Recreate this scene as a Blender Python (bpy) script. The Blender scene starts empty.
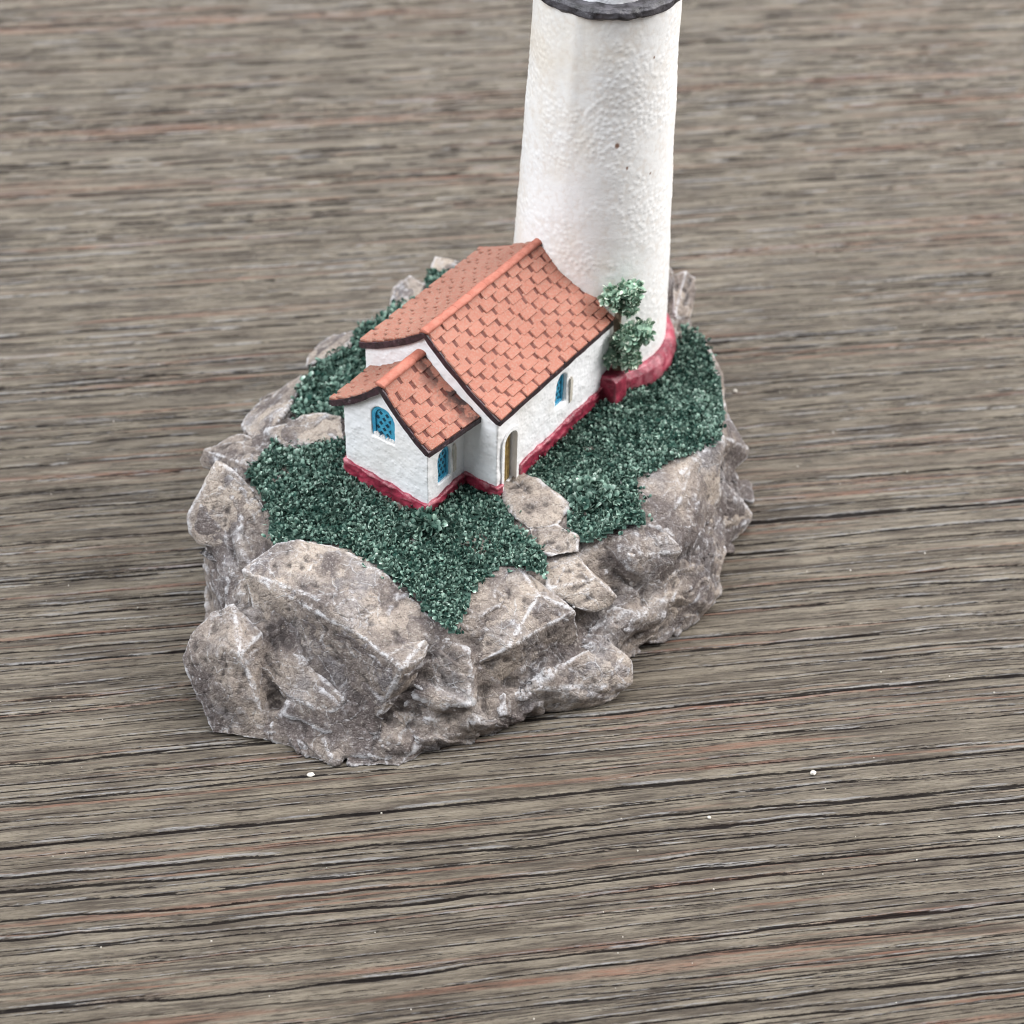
import bpy, bmesh, math, random
import numpy as np
from mathutils import Vector, noise as mnoise

# All coordinates below are in centimetres; meshes are written in metres (S).
S = 0.01
rng = np.random.RandomState(7)
random.seed(7)
scene = bpy.context.scene
col = scene.collection

# ---------------------------------------------------------------- camera model
F = 1700.0
PITCH, ROLL, DIST = math.radians(43.0), math.radians(1.7), 33.5
fwd = np.array([0, math.cos(PITCH), -math.sin(PITCH)])
r0 = np.array([1.0, 0, 0]); u0 = np.cross(r0, fwd)
cright = math.cos(ROLL) * r0 + math.sin(ROLL) * u0
cup = np.cross(cright, fwd)

def ray(px, py):
    return fwd + cright * (px - 512) / F - cup * (py - 512) / F
CAM = -ray(460, 560) * DIST

def at(px, py, z=0.0):
    d = ray(px, py)
    return CAM + d * ((z - CAM[2]) / d[2])

def vert(px, py, P):
    d = ray(px, py); h = d[:2]
    t = ((np.array(P[:2]) - CAM[:2]) @ h) / (h @ h)
    return CAM[2] + d[2] * t

# ---------------------------------------------------------------- numpy noise
_perm = np.random.RandomState(3).randint(0, 2**31 - 1, 4096)
_G = np.random.RandomState(4).normal(size=(1024, 3)); _G /= np.linalg.norm(_G, axis=1)[:, None]
_J = np.random.RandomState(5).rand(1024, 3)
_T = np.random.RandomState(6).normal(size=(1024, 3)); _T /= np.linalg.norm(_T, axis=1)[:, None]

def _hash(i, j, k):
    h = (i.astype(np.int64) * 73856093) ^ (j.astype(np.int64) * 19349663) ^ (k.astype(np.int64) * 83492791)
    h = (h ^ (h >> 13)) * 1274126177
    return ((h ^ (h >> 16)) & 1023).astype(np.int64)

def gnoise(P):
    I = np.floor(P).astype(np.int64); f = P - I
    w = f * f * f * (f * (f * 6 - 15) + 10)
    out = np.zeros(len(P))
    for dx in (0, 1):
        wx = w[:, 0] if dx else 1 - w[:, 0]
        for dy in (0, 1):
            wy = w[:, 1] if dy else 1 - w[:, 1]
            for dz in (0, 1):
                wz = w[:, 2] if dz else 1 - w[:, 2]
                g = _G[_hash(I[:, 0] + dx, I[:, 1] + dy, I[:, 2] + dz)]
                out += wx * wy * wz * (g * (f - np.array([dx, dy, dz]))).sum(1)
    return out * 1.5

_R = np.array([[0.8, 0.6, 0.0], [-0.48, 0.64, 0.6], [0.36, -0.48, 0.8]])
def fbm(P, octv=4, gain=0.5):
    a, out, Q = 1.0, np.zeros(len(P)), np.array(P, float)
    for o in range(octv):
        out += a * gnoise(Q); a *= gain; Q = (Q @ _R) * 2.03 + 17.3
    return out

def worley(P):
    I = np.floor(P).astype(np.int64)
    F1 = np.full(len(P), 9.0); F2 = np.full(len(P), 9.0)
    ID = np.zeros(len(P), np.int64); D = np.zeros((len(P), 3))
    for dx in (-1, 0, 1):
        for dy in (-1, 0, 1):
            for dz in (-1, 0, 1):
                h = _hash(I[:, 0] + dx, I[:, 1] + dy, I[:, 2] + dz)
                c = I + np.array([dx, dy, dz]) + _J[h]
                d = P - c; L = np.sqrt((d * d).sum(1))
                m = L < F1
                F2 = np.where(m, F1, np.minimum(F2, L))
                F1 = np.where(m, L, F1); ID = np.where(m, h, ID); D[m] = d[m]
    return F1, F2, ID, D

def sstep(a, b, x):
    t = np.clip((x - a) / (b - a), 0, 1); return t * t * (3 - 2 * t)

# ---------------------------------------------------------------- materials
class NT:
    def __init__(self, name):
        self.m = bpy.data.materials.new(name); self.m.use_nodes = True
        self.t = self.m.node_tree; self.t.nodes.clear()
        self.out = self.t.nodes.new('ShaderNodeOutputMaterial')
        self.b = self.t.nodes.new('ShaderNodeBsdfPrincipled')
        self.t.links.new(self.b.outputs[0], self.out.inputs['Surface'])
        tc = self.t.nodes.new('ShaderNodeTexCoord')
        mp = self.t.nodes.new('ShaderNodeMapping'); mp.inputs['Scale'].default_value = (1 / S,) * 3
        self.t.links.new(tc.outputs['Object'], mp.inputs['Vector']); self.co = mp.outputs[0]
    def put(self, sock, v):
        if isinstance(v, bpy.types.NodeSocket): self.t.links.new(v, sock)
        elif isinstance(v, (tuple, list)) and len(v) == 3 and sock.type == 'RGBA': sock.default_value = (*v, 1)
        else: sock.default_value = v
    def map(self, scale=(1, 1, 1), rot=(0, 0, 0), src=None):
        n = self.t.nodes.new('ShaderNodeMapping'); n.inputs['Scale'].default_value = scale
        n.inputs['Rotation'].default_value = rot
        self.t.links.new(src or self.co, n.inputs['Vector']); return n.outputs[0]
    def noise(self, scale, detail=3, rough=0.55, co=None, dist=0.0):
        n = self.t.nodes.new('ShaderNodeTexNoise'); n.inputs['Scale'].default_value = scale
        n.inputs['Detail'].default_value = detail; n.inputs['Roughness'].default_value = rough
        n.inputs['Distortion'].default_value = dist
        self.t.links.new(co or self.co, n.inputs['Vector']); return n.outputs[0]
    def warp(self, scale, amt):
        n = self.t.nodes.new('ShaderNodeTexNoise'); n.inputs['Scale'].default_value = scale; n.inputs['Detail'].default_value = 4
        self.t.links.new(self.co, n.inputs['Vector'])
        m = self.t.nodes.new('ShaderNodeVectorMath'); m.operation = 'MULTIPLY_ADD'
        self.t.links.new(n.outputs['Color'], m.inputs[0]); m.inputs[1].default_value = (amt,) * 3
        self.t.links.new(self.co, m.inputs[2]); return m.outputs[0]
    def voro(self, scale, feature='F1', co=None, out=0):
        n = self.t.nodes.new('ShaderNodeTexVoronoi'); n.feature = feature; n.inputs['Scale'].default_value = scale
        self.t.links.new(co or self.co, n.inputs['Vector']); return n.outputs[out]
    def attr(self, name):
        n = self.t.nodes.new('ShaderNodeAttribute'); n.attribute_name = name; return n.outputs['Fac']
    def ramp(self, x, a, b, lo=0.0, hi=1.0):
        n = self.t.nodes.new('ShaderNodeMapRange'); n.interpolation_type = 'SMOOTHSTEP'
        self.put(n.inputs[0], x); n.inputs[1].default_value = a; n.inputs[2].default_value = b
        n.inputs[3].default_value = lo; n.inputs[4].default_value = hi; return n.outputs[0]
    def math(self, op, a, b=0.0, clamp=False):
        n = self.t.nodes.new('ShaderNodeMath'); n.operation = op; n.use_clamp = clamp
        self.put(n.inputs[0], a); self.put(n.inputs[1], b); return n.outputs[0]
    def mix(self, f, a, b, mode='MIX'):
        n = self.t.nodes.new('ShaderNodeMix'); n.data_type = 'RGBA'; n.blend_type = mode
        self.put(n.inputs[0], f); self.put(n.inputs[6], a); self.put(n.inputs[7], b); return n.outputs[2]
    def bump(self, h, dist, strength=1.0, normal=None):
        n = self.t.nodes.new('ShaderNodeBump'); n.inputs['Strength'].default_value = strength
        n.inputs['Distance'].default_value = dist * S
        self.t.links.new(h, n.inputs['Height'])
        if normal: self.t.links.new(normal, n.inputs['Normal'])
        return n.outputs[0]
    def fin(self, color, rough=0.6, normal=None, spec=0.5, **kw):
        self.put(self.b.inputs['Base Color'], color); self.put(self.b.inputs['Roughness'], rough)
        self.b.inputs['Specular IOR Level'].default_value = spec
        if normal: self.t.links.new(normal, self.b.inputs['Normal'])
        for k, v in kw.items(): self.put(self.b.inputs[k], v)
        return self.m

def mat_rock():
    n = NT('painted_rock')
    a = n.noise(0.8, 5, 0.6); b = n.noise(2.8, 6, 0.65); c = n.noise(13, 5, 0.7); f = n.noise(34, 3, 0.7)
    g = n.noise(1.3, 4, 0.6, n.map((1, 1, 1), (1, 2, 3)))
    tone = n.attr('tone'); wear = n.attr('wear'); crease = n.attr('crease')
    t = n.math('ADD', n.ramp(a, 0.30, 0.70), n.math('MULTIPLY', n.math('SUBTRACT', b, 0.5), 1.3))
    t = n.math('ADD', t, tone, True)
    base = n.mix(t, (0.108, 0.086, 0.081), (0.392, 0.326, 0.272))
    base = n.mix(n.ramp(g, 0.5, 0.70, 0, 0.42), base, (0.25, 0.243, 0.258))
    base = n.mix(n.ramp(c, 0.52, 0.68, 0, 0.65), base, (0.075, 0.056, 0.050))
    base = n.mix(n.ramp(c, 0.47, 0.30, 0, 0.55), base, (0.50, 0.455, 0.41))
    base = n.mix(n.ramp(f, 0.54, 0.66, 0, 0.55), base, (0.06, 0.045, 0.04))
    base = n.mix(n.ramp(f, 0.44, 0.30, 0, 0.4), base, (0.56, 0.53, 0.51))
    # thin pale scratches left by the dry brush
    e = n.voro(1.1, 'DISTANCE_TO_EDGE', n.warp(1.6, 0.55)); e2 = n.voro(2.4, 'DISTANCE_TO_EDGE', n.warp(2.6, 0.3))
    ln = n.math('MULTIPLY', n.ramp(e, 0.028, 0.006), n.ramp(b, 0.42, 0.60))
    ln = n.math('MAXIMUM', ln, n.math('MULTIPLY', n.ramp(e2, 0.035, 0.006), n.ramp(g, 0.46, 0.62)))
    ln = n.math('MULTIPLY', ln, n.ramp(c, 0.60, 0.40, 0.05, 0.62))
    ww = n.math('MULTIPLY', wear, n.ramp(n.math('ADD', c, n.math('SUBTRACT', b, 0.5)), 0.60, 0.40, 0.12, 0.95))
    ww = n.math('MAXIMUM', ww, ln)
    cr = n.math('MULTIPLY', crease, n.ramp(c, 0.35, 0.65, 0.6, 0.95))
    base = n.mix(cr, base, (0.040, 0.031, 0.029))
    base = n.mix(n.math('MULTIPLY', ww, 0.80), base, (0.62, 0.61, 0.63))
    h = n.math('ADD', n.noise(8, 9, 0.72), n.math('MULTIPLY', ln, 0.25))
    h = n.math('ADD', h, n.math('MULTIPLY', n.ramp(n.voro(5.0, 'DISTANCE_TO_EDGE', n.warp(3, .2)), 0.0, 0.08), 0.12))
    nm = n.bump(h, 0.10, 0.9)
    return n.fin(base, n.ramp(c, 0.3, 0.7, 0.5, 0.8), nm, 0.4)

def mat_path():
    n = NT('painted_path_stone')
    a = n.noise(1.4, 5, 0.6); b = n.noise(6, 6, 0.7); c = n.noise(22, 3, 0.7)
    base = n.mix(n.ramp(a, 0.3, 0.7), (0.165, 0.135, 0.113), (0.325, 0.275, 0.228))
    base = n.mix(n.ramp(b, 0.52, 0.66, 0, 0.75), base, (0.09, 0.072, 0.065))
    base = n.mix(n.ramp(c, 0.58, 0.7, 0, 0.7), base, (0.07, 0.055, 0.05))
    base = n.mix(n.math('MULTIPLY', n.attr('crease'), 0.8), base, (0.06, 0.05, 0.045))
    base = n.mix(n.math('MULTIPLY', n.attr('wear'), 0.55), base, (0.68, 0.65, 0.61))
    nm = n.bump(n.noise(9, 8, 0.7), 0.05, 0.8)
    return n.fin(base, 0.65, nm, 0.4)

def mat_white(name='white_paint', rough=0.42, bumpd=0.018, stain=0.5):
    n = NT(name)
    a = n.noise(0.55, 5, 0.6); b = n.noise(3.5, 5, 0.65); v = n.voro(11)
    c = n.mix(n.ramp(a, 0.42, 0.72, 0, stain), (0.86, 0.86, 0.875), (0.74, 0.69, 0.63))
    c = n.mix(n.ramp(b, 0.55, 0.8, 0, 0.35), c, (0.66, 0.63, 0.60))
    h = n.math('ADD', n.math('MULTIPLY', n.ramp(v, 0.0, 0.55, 1, 0), 0.8), n.noise(16, 5, 0.65))
    return n.fin(c, rough, n.bump(h, bumpd * .45, 0.8), 0.5)

def mat_tower():
    n = NT('tower_white_paint')
    a = n.noise(0.42, 5, 0.6); b = n.noise(4.5, 5, 0.7)
    c = n.mix(n.ramp(a, 0.42, 0.66, 0, 0.75), (0.83, 0.825, 0.82), (0.72, 0.655, 0.565))
    pit = n.attr('pit')
    c = n.mix(n.math('MULTIPLY', pit, n.ramp(b, 0.4, 0.6, 0.04, 0.30)), c, (0.56, 0.46, 0.37))
    spk = n.attr('speck')
    c = n.mix(n.math('MULTIPLY', spk, 0.9), c, (0.17, 0.07, 0.03))
    return n.fin(c, n.ramp(b, 0.3, 0.7, 0.28, 0.5), n.bump(n.noise(22, 4, 0.6), 0.005, 0.7), 0.5)

def mat_red():
    n = NT('red_paint')
    a = n.noise(3.0, 5, 0.65); b = n.noise(12, 4, 0.7)
    c = n.mix(n.ramp(a, 0.35, 0.65), (0.135, 0.012, 0.026), (0.36, 0.040, 0.075))
    c = n.mix(n.math('MULTIPLY', n.attr('wear'), n.ramp(b, 0.3, 0.7, 0.25, 0.8)), c, (0.58, 0.24, 0.27))
    c = n.mix(n.ramp(b, 0.55, 0.70, 0, 0.65), c, (0.05, 0.014, 0.018))
    return n.fin(c, 0.33, n.bump(n.noise(10, 6, 0.65), 0.03, 0.8), 0.5)

def mat_tile(name, dusty):
    n = NT(name); k_ = 0.84 if dusty > .5 else 1.0
    a = n.noise(1.1, 4, 0.6); b = n.noise(30, 4, 0.75); d = n.noise(5, 4, 0.65)
    c = n.mix(n.ramp(a, 0.3, 0.7), (0.285 * k_, 0.082 * k_, 0.049 * k_), (0.350 * k_, 0.118 * k_, 0.076 * k_))
    c = n.mix(n.ramp(b, 0.46, 0.60, 0.12, 0.66 + 0.2 * dusty), c, (0.315, 0.195, 0.148) if dusty < .5 else (0.265, 0.175, 0.132))
    c = n.mix(n.ramp(b, 0.42, 0.28, 0, 0.5), c, (0.25, 0.075, 0.045))
    c = n.mix(n.math('MULTIPLY', n.attr('gap'), 0.92 - .45 * dusty), c, (0.10, 0.022, 0.015))
    st = n.math('MULTIPLY', n.attr('stain'), n.ramp(d, 0.44, 0.56))
    c = n.mix(st, c, (0.022, 0.012, 0.012))
    return n.fin(c, 0.66, n.bump(n.noise(24, 5, 0.7), 0.014, 0.8), 0.4)

def mat_simple(name, c1, c2, rough, sc=5, bumpd=0.02, spec=0.5):
    n = NT(name); a = n.noise(sc, 5, 0.65)
    return n.fin(n.mix(n.ramp(a, 0.35, 0.65), c1, c2), rough, n.bump(n.noise(sc * 2.5, 5, 0.65), bumpd, 0.8), spec)

def mat_edge():
    n = NT('dark_edge_paint'); a = n.noise(9, 5, 0.7)
    c = n.mix(n.ramp(a, 0.35, 0.65), (0.018, 0.011, 0.014), (0.060, 0.030, 0.038))
    c = n.mix(n.ramp(n.noise(6, 5, 0.7, n.map((1, 1, 1), (1, 0, 2))), 0.60, 0.70, 0, 0.8), c, (0.30, 0.25, 0.27))
    return n.fin(c, 0.38, n.bump(n.noise(14, 5, 0.7), 0.03, 0.8), 0.5)

def mat_leaf(name, dark, mid, light):
    n = NT(name); tip = n.attr('tip'); b = n.noise(1.1, 4, 0.6); c = n.noise(13, 2, 0.6)
    t = n.math('ADD', tip, n.math('MULTIPLY', n.math('SUBTRACT', b, 0.5), 0.55))
    t = n.math('ADD', t, n.math('MULTIPLY', n.math('SUBTRACT', c, 0.5), 0.5), True)
    k = n.mix(n.ramp(t, 0.05, 0.55), dark, mid)
    k = n.mix(n.ramp(t, 0.55, 1.0, 0, 0.9), k, light)
    return n.fin(k, 0.9, None, 0.06)

def mat_wood():
    n = NT('weathered_wood'); g0 = n.attr('groove'); f0 = n.attr('fine'); red = n.attr('rust'); lip_light0 = n.attr('lip_light')
    s1 = n.noise(1.0, 7, 0.70, n.map((0.35, 5.0, 1))); s2 = n.noise(1.0, 6, 0.72, n.map((1.1, 24.0, 1))); blot = n.noise(0.35, 5, 0.62)
    s3 = n.noise(1.0, 4, 0.7, n.map((5.0, 60.0, 1)))
    spot = n.noise(2.2, 3, 0.5, n.map((0.7, 1.4, 1)))
    j = n.math('MULTIPLY', n.math('SUBTRACT', n.noise(1.0, 5, 0.75, n.map((5.5, 34.0, 1))), 0.5), 1.5)
    g = n.ramp(n.math('ADD', g0, j), 0.34, 0.60); f = n.ramp(n.math('ADD', f0, j), 0.36, 0.66); lip_light = n.ramp(n.math('ADD', lip_light0, j), 0.30, 0.70)
    c = n.mix(n.ramp(s1, 0.37, 0.63), (0.074, 0.057, 0.042), (0.228, 0.193, 0.146))
    c = n.mix(n.ramp(s2, 0.51, 0.63, 0, 0.85), c, (0.036, 0.027, 0.021))
    c = n.mix(n.ramp(s2, 0.47, 0.33, 0, 0.5), c, (0.310, 0.270, 0.222))
    c = n.mix(n.ramp(s3, 0.53, 0.66, 0, 0.75), c, (0.034, 0.026, 0.021))
    c = n.mix(n.ramp(s3, 0.44, 0.30, 0, 0.3), c, (0.27, 0.25, 0.22))
    c = n.mix(n.ramp(blot, 0.45, 0.75, 0, 0.35), c, (0.082, 0.062, 0.042))
    c = n.mix(n.math('MULTIPLY', red, n.ramp(s2, 0.35, 0.6, 0.8, 0.2)), c, (0.215, 0.085, 0.050))
    c = n.mix(n.ramp(spot, 0.68, 0.72, 0, 0.5), c, (0.040, 0.031, 0.023))
    c = n.mix(n.math('MULTIPLY', f, 0.85), c, (0.026, 0.020, 0.017))
    c = n.mix(n.math('MULTIPLY', lip_light, n.ramp(s3, 0.65, 0.4, 0.25, 0.8)), c, (0.30, 0.29, 0.285))  # light caught on the groove lips, put into the colour
    c = n.mix(n.math('MULTIPLY', g, 0.92), c, (0.016, 0.014, 0.014))
    h = n.math('ADD', n.math('MULTIPLY', s2, 1.0), n.math('MULTIPLY', n.noise(1.0, 4, 0.7, n.map((14, 45, 1))), 0.5))
    sp = n.math('MULTIPLY', n.math('SUBTRACT', 1.0, n.math('MAXIMUM', g, n.math('MULTIPLY', f, .7))), 0.42)
    m_ = n.fin(c, n.ramp(s2, 0.3, 0.7, 0.38, 0.55), n.bump(h, 0.07, 1.0), 0.5); n.put(n.b.inputs['Specular IOR Level'], sp); return m_

M = dict(rock=mat_rock(), path=mat_path(), white=mat_white(), tower=mat_tower(), red=mat_red(),
         tile=mat_tile('terracotta_paint', 0.0), tile2=mat_tile('dusty_terracotta_paint', 1.0),
         ridge=mat_simple('ridge_terracotta', (0.29, 0.082, 0.050), (0.36, 0.122, 0.082), 0.66, 6, 0.02),
         edge=mat_edge(),
         blue=mat_simple('blue_paint', (0.028, 0.25, 0.42), (0.07, 0.38, 0.55), 0.35, 9, 0.02),
         navy=mat_simple('dark_blue_wash', (0.006, 0.03, 0.055), (0.012, 0.055, 0.09), 0.4, 9, 0.01),
         gold=mat_simple('ochre_paint', (0.20, 0.125, 0.035), (0.42, 0.30, 0.11), 0.45, 9, 0.03),
         iron=mat_simple('dark_metal_paint', (0.012, 0.010, 0.012), (0.075, 0.07, 0.08), 0.42, 4, 0.04),
         grass=mat_leaf('flocked_green', (0.018, 0.050, 0.039), (0.185, 0.280, 0.228), (0.55, 0.64, 0.57)),
         leaf=mat_leaf('pale_leaf_green', (0.045, 0.115, 0.080), (0.290, 0.420, 0.315), (0.78, 0.80, 0.68)),
         moss=mat_simple('dark_green_wash', (0.012, 0.036, 0.027), (0.03, 0.075, 0.055), 0.8, 7, 0.04),
         bark=mat_simple('brown_wash', (0.10, 0.065, 0.04), (0.22, 0.15, 0.10), 0.7, 7, 0.03),
         cream=mat_simple('cream_plaster', (0.50, 0.45, 0.38), (0.66, 0.62, 0.55), 0.6, 6, 0.02),
         wood=mat_wood(),
         chip=mat_simple('white_chip', (0.42, 0.38, 0.33), (0.62, 0.58, 0.52), 0.5, 20, 0.01))

# ---------------------------------------------------------------- mesh helpers
def build(name, V, faces, mat, parent=None, attrs=None, smooth=True, mats=None, mi=None):
    me = bpy.data.meshes.new(name)
    V = np.asarray(V, float) * S
    if isinstance(faces, np.ndarray):
        k = faces.shape[1]
        me.vertices.add(len(V)); me.vertices.foreach_set('co', V.ravel())
        me.loops.add(faces.size); me.loops.foreach_set('vertex_index', faces.ravel().astype(np.int32))
        me.polygons.add(len(faces)); me.polygons.foreach_set('loop_start', (np.arange(len(faces)) * k).astype(np.int32))
        me.update(calc_edges=True); me.validate()
    else:
        me.from_pydata(V.tolist(), [], faces); me.update()
    for k, a in (attrs or {}).items():
        me.attributes.new(k, 'FLOAT', 'POINT').data.foreach_set('value', np.asarray(a, np.float32))
    for m in (mats or [mat]): me.materials.append(m)
    if mi is not None: me.polygons.foreach_set('material_index', np.asarray(mi, np.int32))
    me.polygons.foreach_set('use_smooth', [smooth] * len(me.polygons))
    o = bpy.data.objects.new(name, me); col.objects.link(o)
    if parent: o.parent = parent
    return o

def evaluated(V, faces, mods):
    """run modifiers on a throw-away mesh; returns verts, face list, edges"""
    me = bpy.data.meshes.new('tmp'); me.from_pydata([tuple(v) for v in V], [], [tuple(f) for f in faces]); me.update()
    o = bpy.data.objects.new('tmp', me); col.objects.link(o)
    extra = []
    for kind, kw in mods:
        m = o.modifiers.new(kind, kind)
        for k, v in kw.items():
            if k == 'cut':
                cm = bpy.data.meshes.new('tmpc'); cm.from_pydata([tuple(p) for p in v[0]], [], v[1]); cm.update()
                co = bpy.data.objects.new('tmpc', cm); col.objects.link(co); extra.append(co); m.object = co
            else: setattr(m, k, v)
    bpy.context.view_layer.update()
    ev = o.evaluated_get(bpy.context.evaluated_depsgraph_get()); em = ev.to_mesh()
    n = len(em.vertices); W = np.empty(n * 3); em.vertices.foreach_get('co', W); W = W.reshape(-1, 3)
    E = np.empty(len(em.edges) * 2, np.int32); em.edges.foreach_get('vertices', E); E = E.reshape(-1, 2)
    fl = [tuple(p.vertices) for p in em.polygons]
    ev.to_mesh_clear()
    for q in [o] + extra:
        mm = q.data; bpy.data.objects.remove(q); bpy.data.meshes.remove(mm)
    return W, fl, E

def normals(V, fl):
    N = np.zeros_like(V)
    q = np.array([f if len(f) == 4 else (*f, f[-1]) for f in fl])
    n = np.cross(V[q[:, 2]] - V[q[:, 0]], V[q[:, 3]] - V[q[:, 1]])
    t = (q[:, 2] == q[:, 3]); n[t] = np.cross(V[q[t, 1]] - V[q[t, 0]], V[q[t, 2]] - V[q[t, 0]])
    for k in range(4):
        for c in range(3): N[:, c] += np.bincount(q[:, k], n[:, c], len(V))
    return N / (np.linalg.norm(N, axis=1)[:, None] + 1e-12)

def nbmean(X, E):
    n = len(X); deg = np.bincount(E.ravel(), minlength=n).astype(float)
    out = np.zeros_like(X)
    for c in range(X.shape[1]):
        out[:, c] = np.bincount(E[:, 0], X[E[:, 1], c], n) + np.bincount(E[:, 1], X[E[:, 0], c], n)
    return out / np.maximum(deg, 1)[:, None]

def curvature(V, fl, E, it=2):
    W = V.copy()
    for _ in range(it): W = 0.5 * W + 0.5 * nbmean(W, E)
    N = normals(W, fl)
    return ((nbmean(W, E) - W) * N).sum(1)

def hull(points):
    bm = bmesh.new()
    for p in points: bm.verts.new(p)
    bmesh.ops.convex_hull(bm, input=bm.verts)
    bmesh.ops.delete(bm, geom=[v for v in bm.verts if not v.link_faces], context='VERTS')
    bm.verts.index_update()
    V = [tuple(v.co) for v in bm.verts]; Fc = [tuple(v.index for v in f.verts) for f in bm.faces]
    bm.free(); return V, Fc

STRATA = np.array([0.35, -0.25, 0.9]); STRATA /= np.linalg.norm(STRATA)
def tri(x): return 2 * np.abs(x - np.floor(x + 0.5))
def rock_disp(P, rough=1.0, facet=1.0, ledge=0.0, seed=0.0):
    Q = P + seed * 7.31
    Wp = Q + 0.16 * np.stack([fbm(Q * 1.1 + k * 11.0, 3) for k in range(3)], 1)
    r = np.random.RandomState(int(seed * 10) + 3); d = np.zeros(len(P))
    # chisel marks: crossing planes that meet in sharp creases
    for f, a in ((0.42, .085), (0.55, .085), (0.8, .065), (1.2, .048), (1.9, .032), (2.9, .020), (4.3, .012)):
        n = r.normal(size=3); n /= np.linalg.norm(n)
        d += facet * a * (tri(Wp @ n * f + r.rand()) - 0.5)
    big = fbm(Q * 0.9 + 40, 2)
    d += rough * (0.030 * fbm(Q * 1.5, 3) + 0.010 * fbm(Q * 6.0, 4, 0.6) * (0.5 + sstep(-.3, .5, big)) + 0.0035 * fbm(Q * 20.0, 2))
    c = np.abs(fbm(Wp * 0.9 + 3.0, 3)); d -= rough * 0.018 * (1 - sstep(0.0, 0.05, c)) * sstep(-.2, .3, big)
    if ledge:
        t = (Q @ STRATA) * 1.7 + 0.8 * fbm(Q * 0.6 + 9.0, 3) + 0.10 * fbm(Q * 3.0, 3)
        fr = t - np.floor(t)
        d += ledge * (0.085 * (sstep(0.0, 0.85, fr) - 1.0 * sstep(0.88, 0.99, fr)))
        t = (Q @ np.array([0.6, 0.3, 0.75])) * 3.1 + 1.1 * fbm(Q * 0.9 + 19.0, 3)
        fr = t - np.floor(t)
        d += ledge * (0.040 * (sstep(0.0, 0.85, fr) - 1.0 * sstep(0.86, 0.99, fr))) * sstep(-.3, .3, big)
    return d

def sharp_edges(V, Fc, lim=0.90):
    V = np.array(V); nb = {}
    for f in Fc:
        n = np.cross(V[f[1]] - V[f[0]], V[f[2]] - V[f[0]]); n /= np.linalg.norm(n) + 1e-12
        for a, b in zip(f, f[1:] + f[:1]): nb.setdefault((min(a, b), max(a, b)), []).append(n)
    return [(V[a], V[b]) for (a, b), n in nb.items() if len(n) == 2 and n[0] @ n[1] < lim]

def edge_dist(P, segs):
    D = np.full(len(P), 9.0)
    for a, b in segs:
        d = b - a; t = np.clip(((P - a) @ d) / (d @ d + 1e-9), 0, 1)
        D = np.minimum(D, np.linalg.norm(P - a - t[:, None] * d, axis=1))
    return D

def rockify(name, V, Fc, mat, parent, voxel=0.031, rough=1.0, facet=1.0, ledge=0.0, tone=0.0, seed=0.0, wl=(88, 98.5), keep=None, brush=False):
    V = [tuple(v) for v in V]; segs = sharp_edges(V, Fc) if brush else []
    W, fl, E = evaluated(V, Fc, [('REMESH', dict(mode='VOXEL', voxel_size=voxel))])
    N = normals(nbmean(W, E), fl); W0 = W.copy()
    d = rock_disp(W, rough, facet, ledge, seed)
    if keep is not None: d = d * keep(W)
    W = W + N * d[:, None]
    W[:, 2] = np.maximum(W[:, 2], 0.004)
    k = curvature(W, fl, E, 3); k2 = curvature(W, fl, E, 12)
    a, b = np.percentile(-k, wl); w = np.clip((-k - a) / (b - a), 0, 1)
    a, b = np.percentile(-k2, (90, 99)); w = np.clip(0.85 * w + 0.30 * np.clip((-k2 - a) / (b - a), 0, 1), 0, 1)
    if brush:
        D = edge_dist(W0, segs) + 0.018 * fbm(W0 * 5 + 3, 3); w = np.clip(0.45 * w + (1 - sstep(0.012, 0.052, D)), 0, 1)
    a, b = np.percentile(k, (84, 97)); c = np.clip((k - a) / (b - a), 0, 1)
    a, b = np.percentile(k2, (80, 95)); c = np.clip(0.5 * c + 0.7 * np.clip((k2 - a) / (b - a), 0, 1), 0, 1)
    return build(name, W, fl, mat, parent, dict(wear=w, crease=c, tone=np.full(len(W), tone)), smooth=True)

def tag(o, label, cat, group=None, kind=None):
    o['label'] = label; o['category'] = cat
    if group: o['group'] = group
    if kind: o['kind'] = kind

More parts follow.
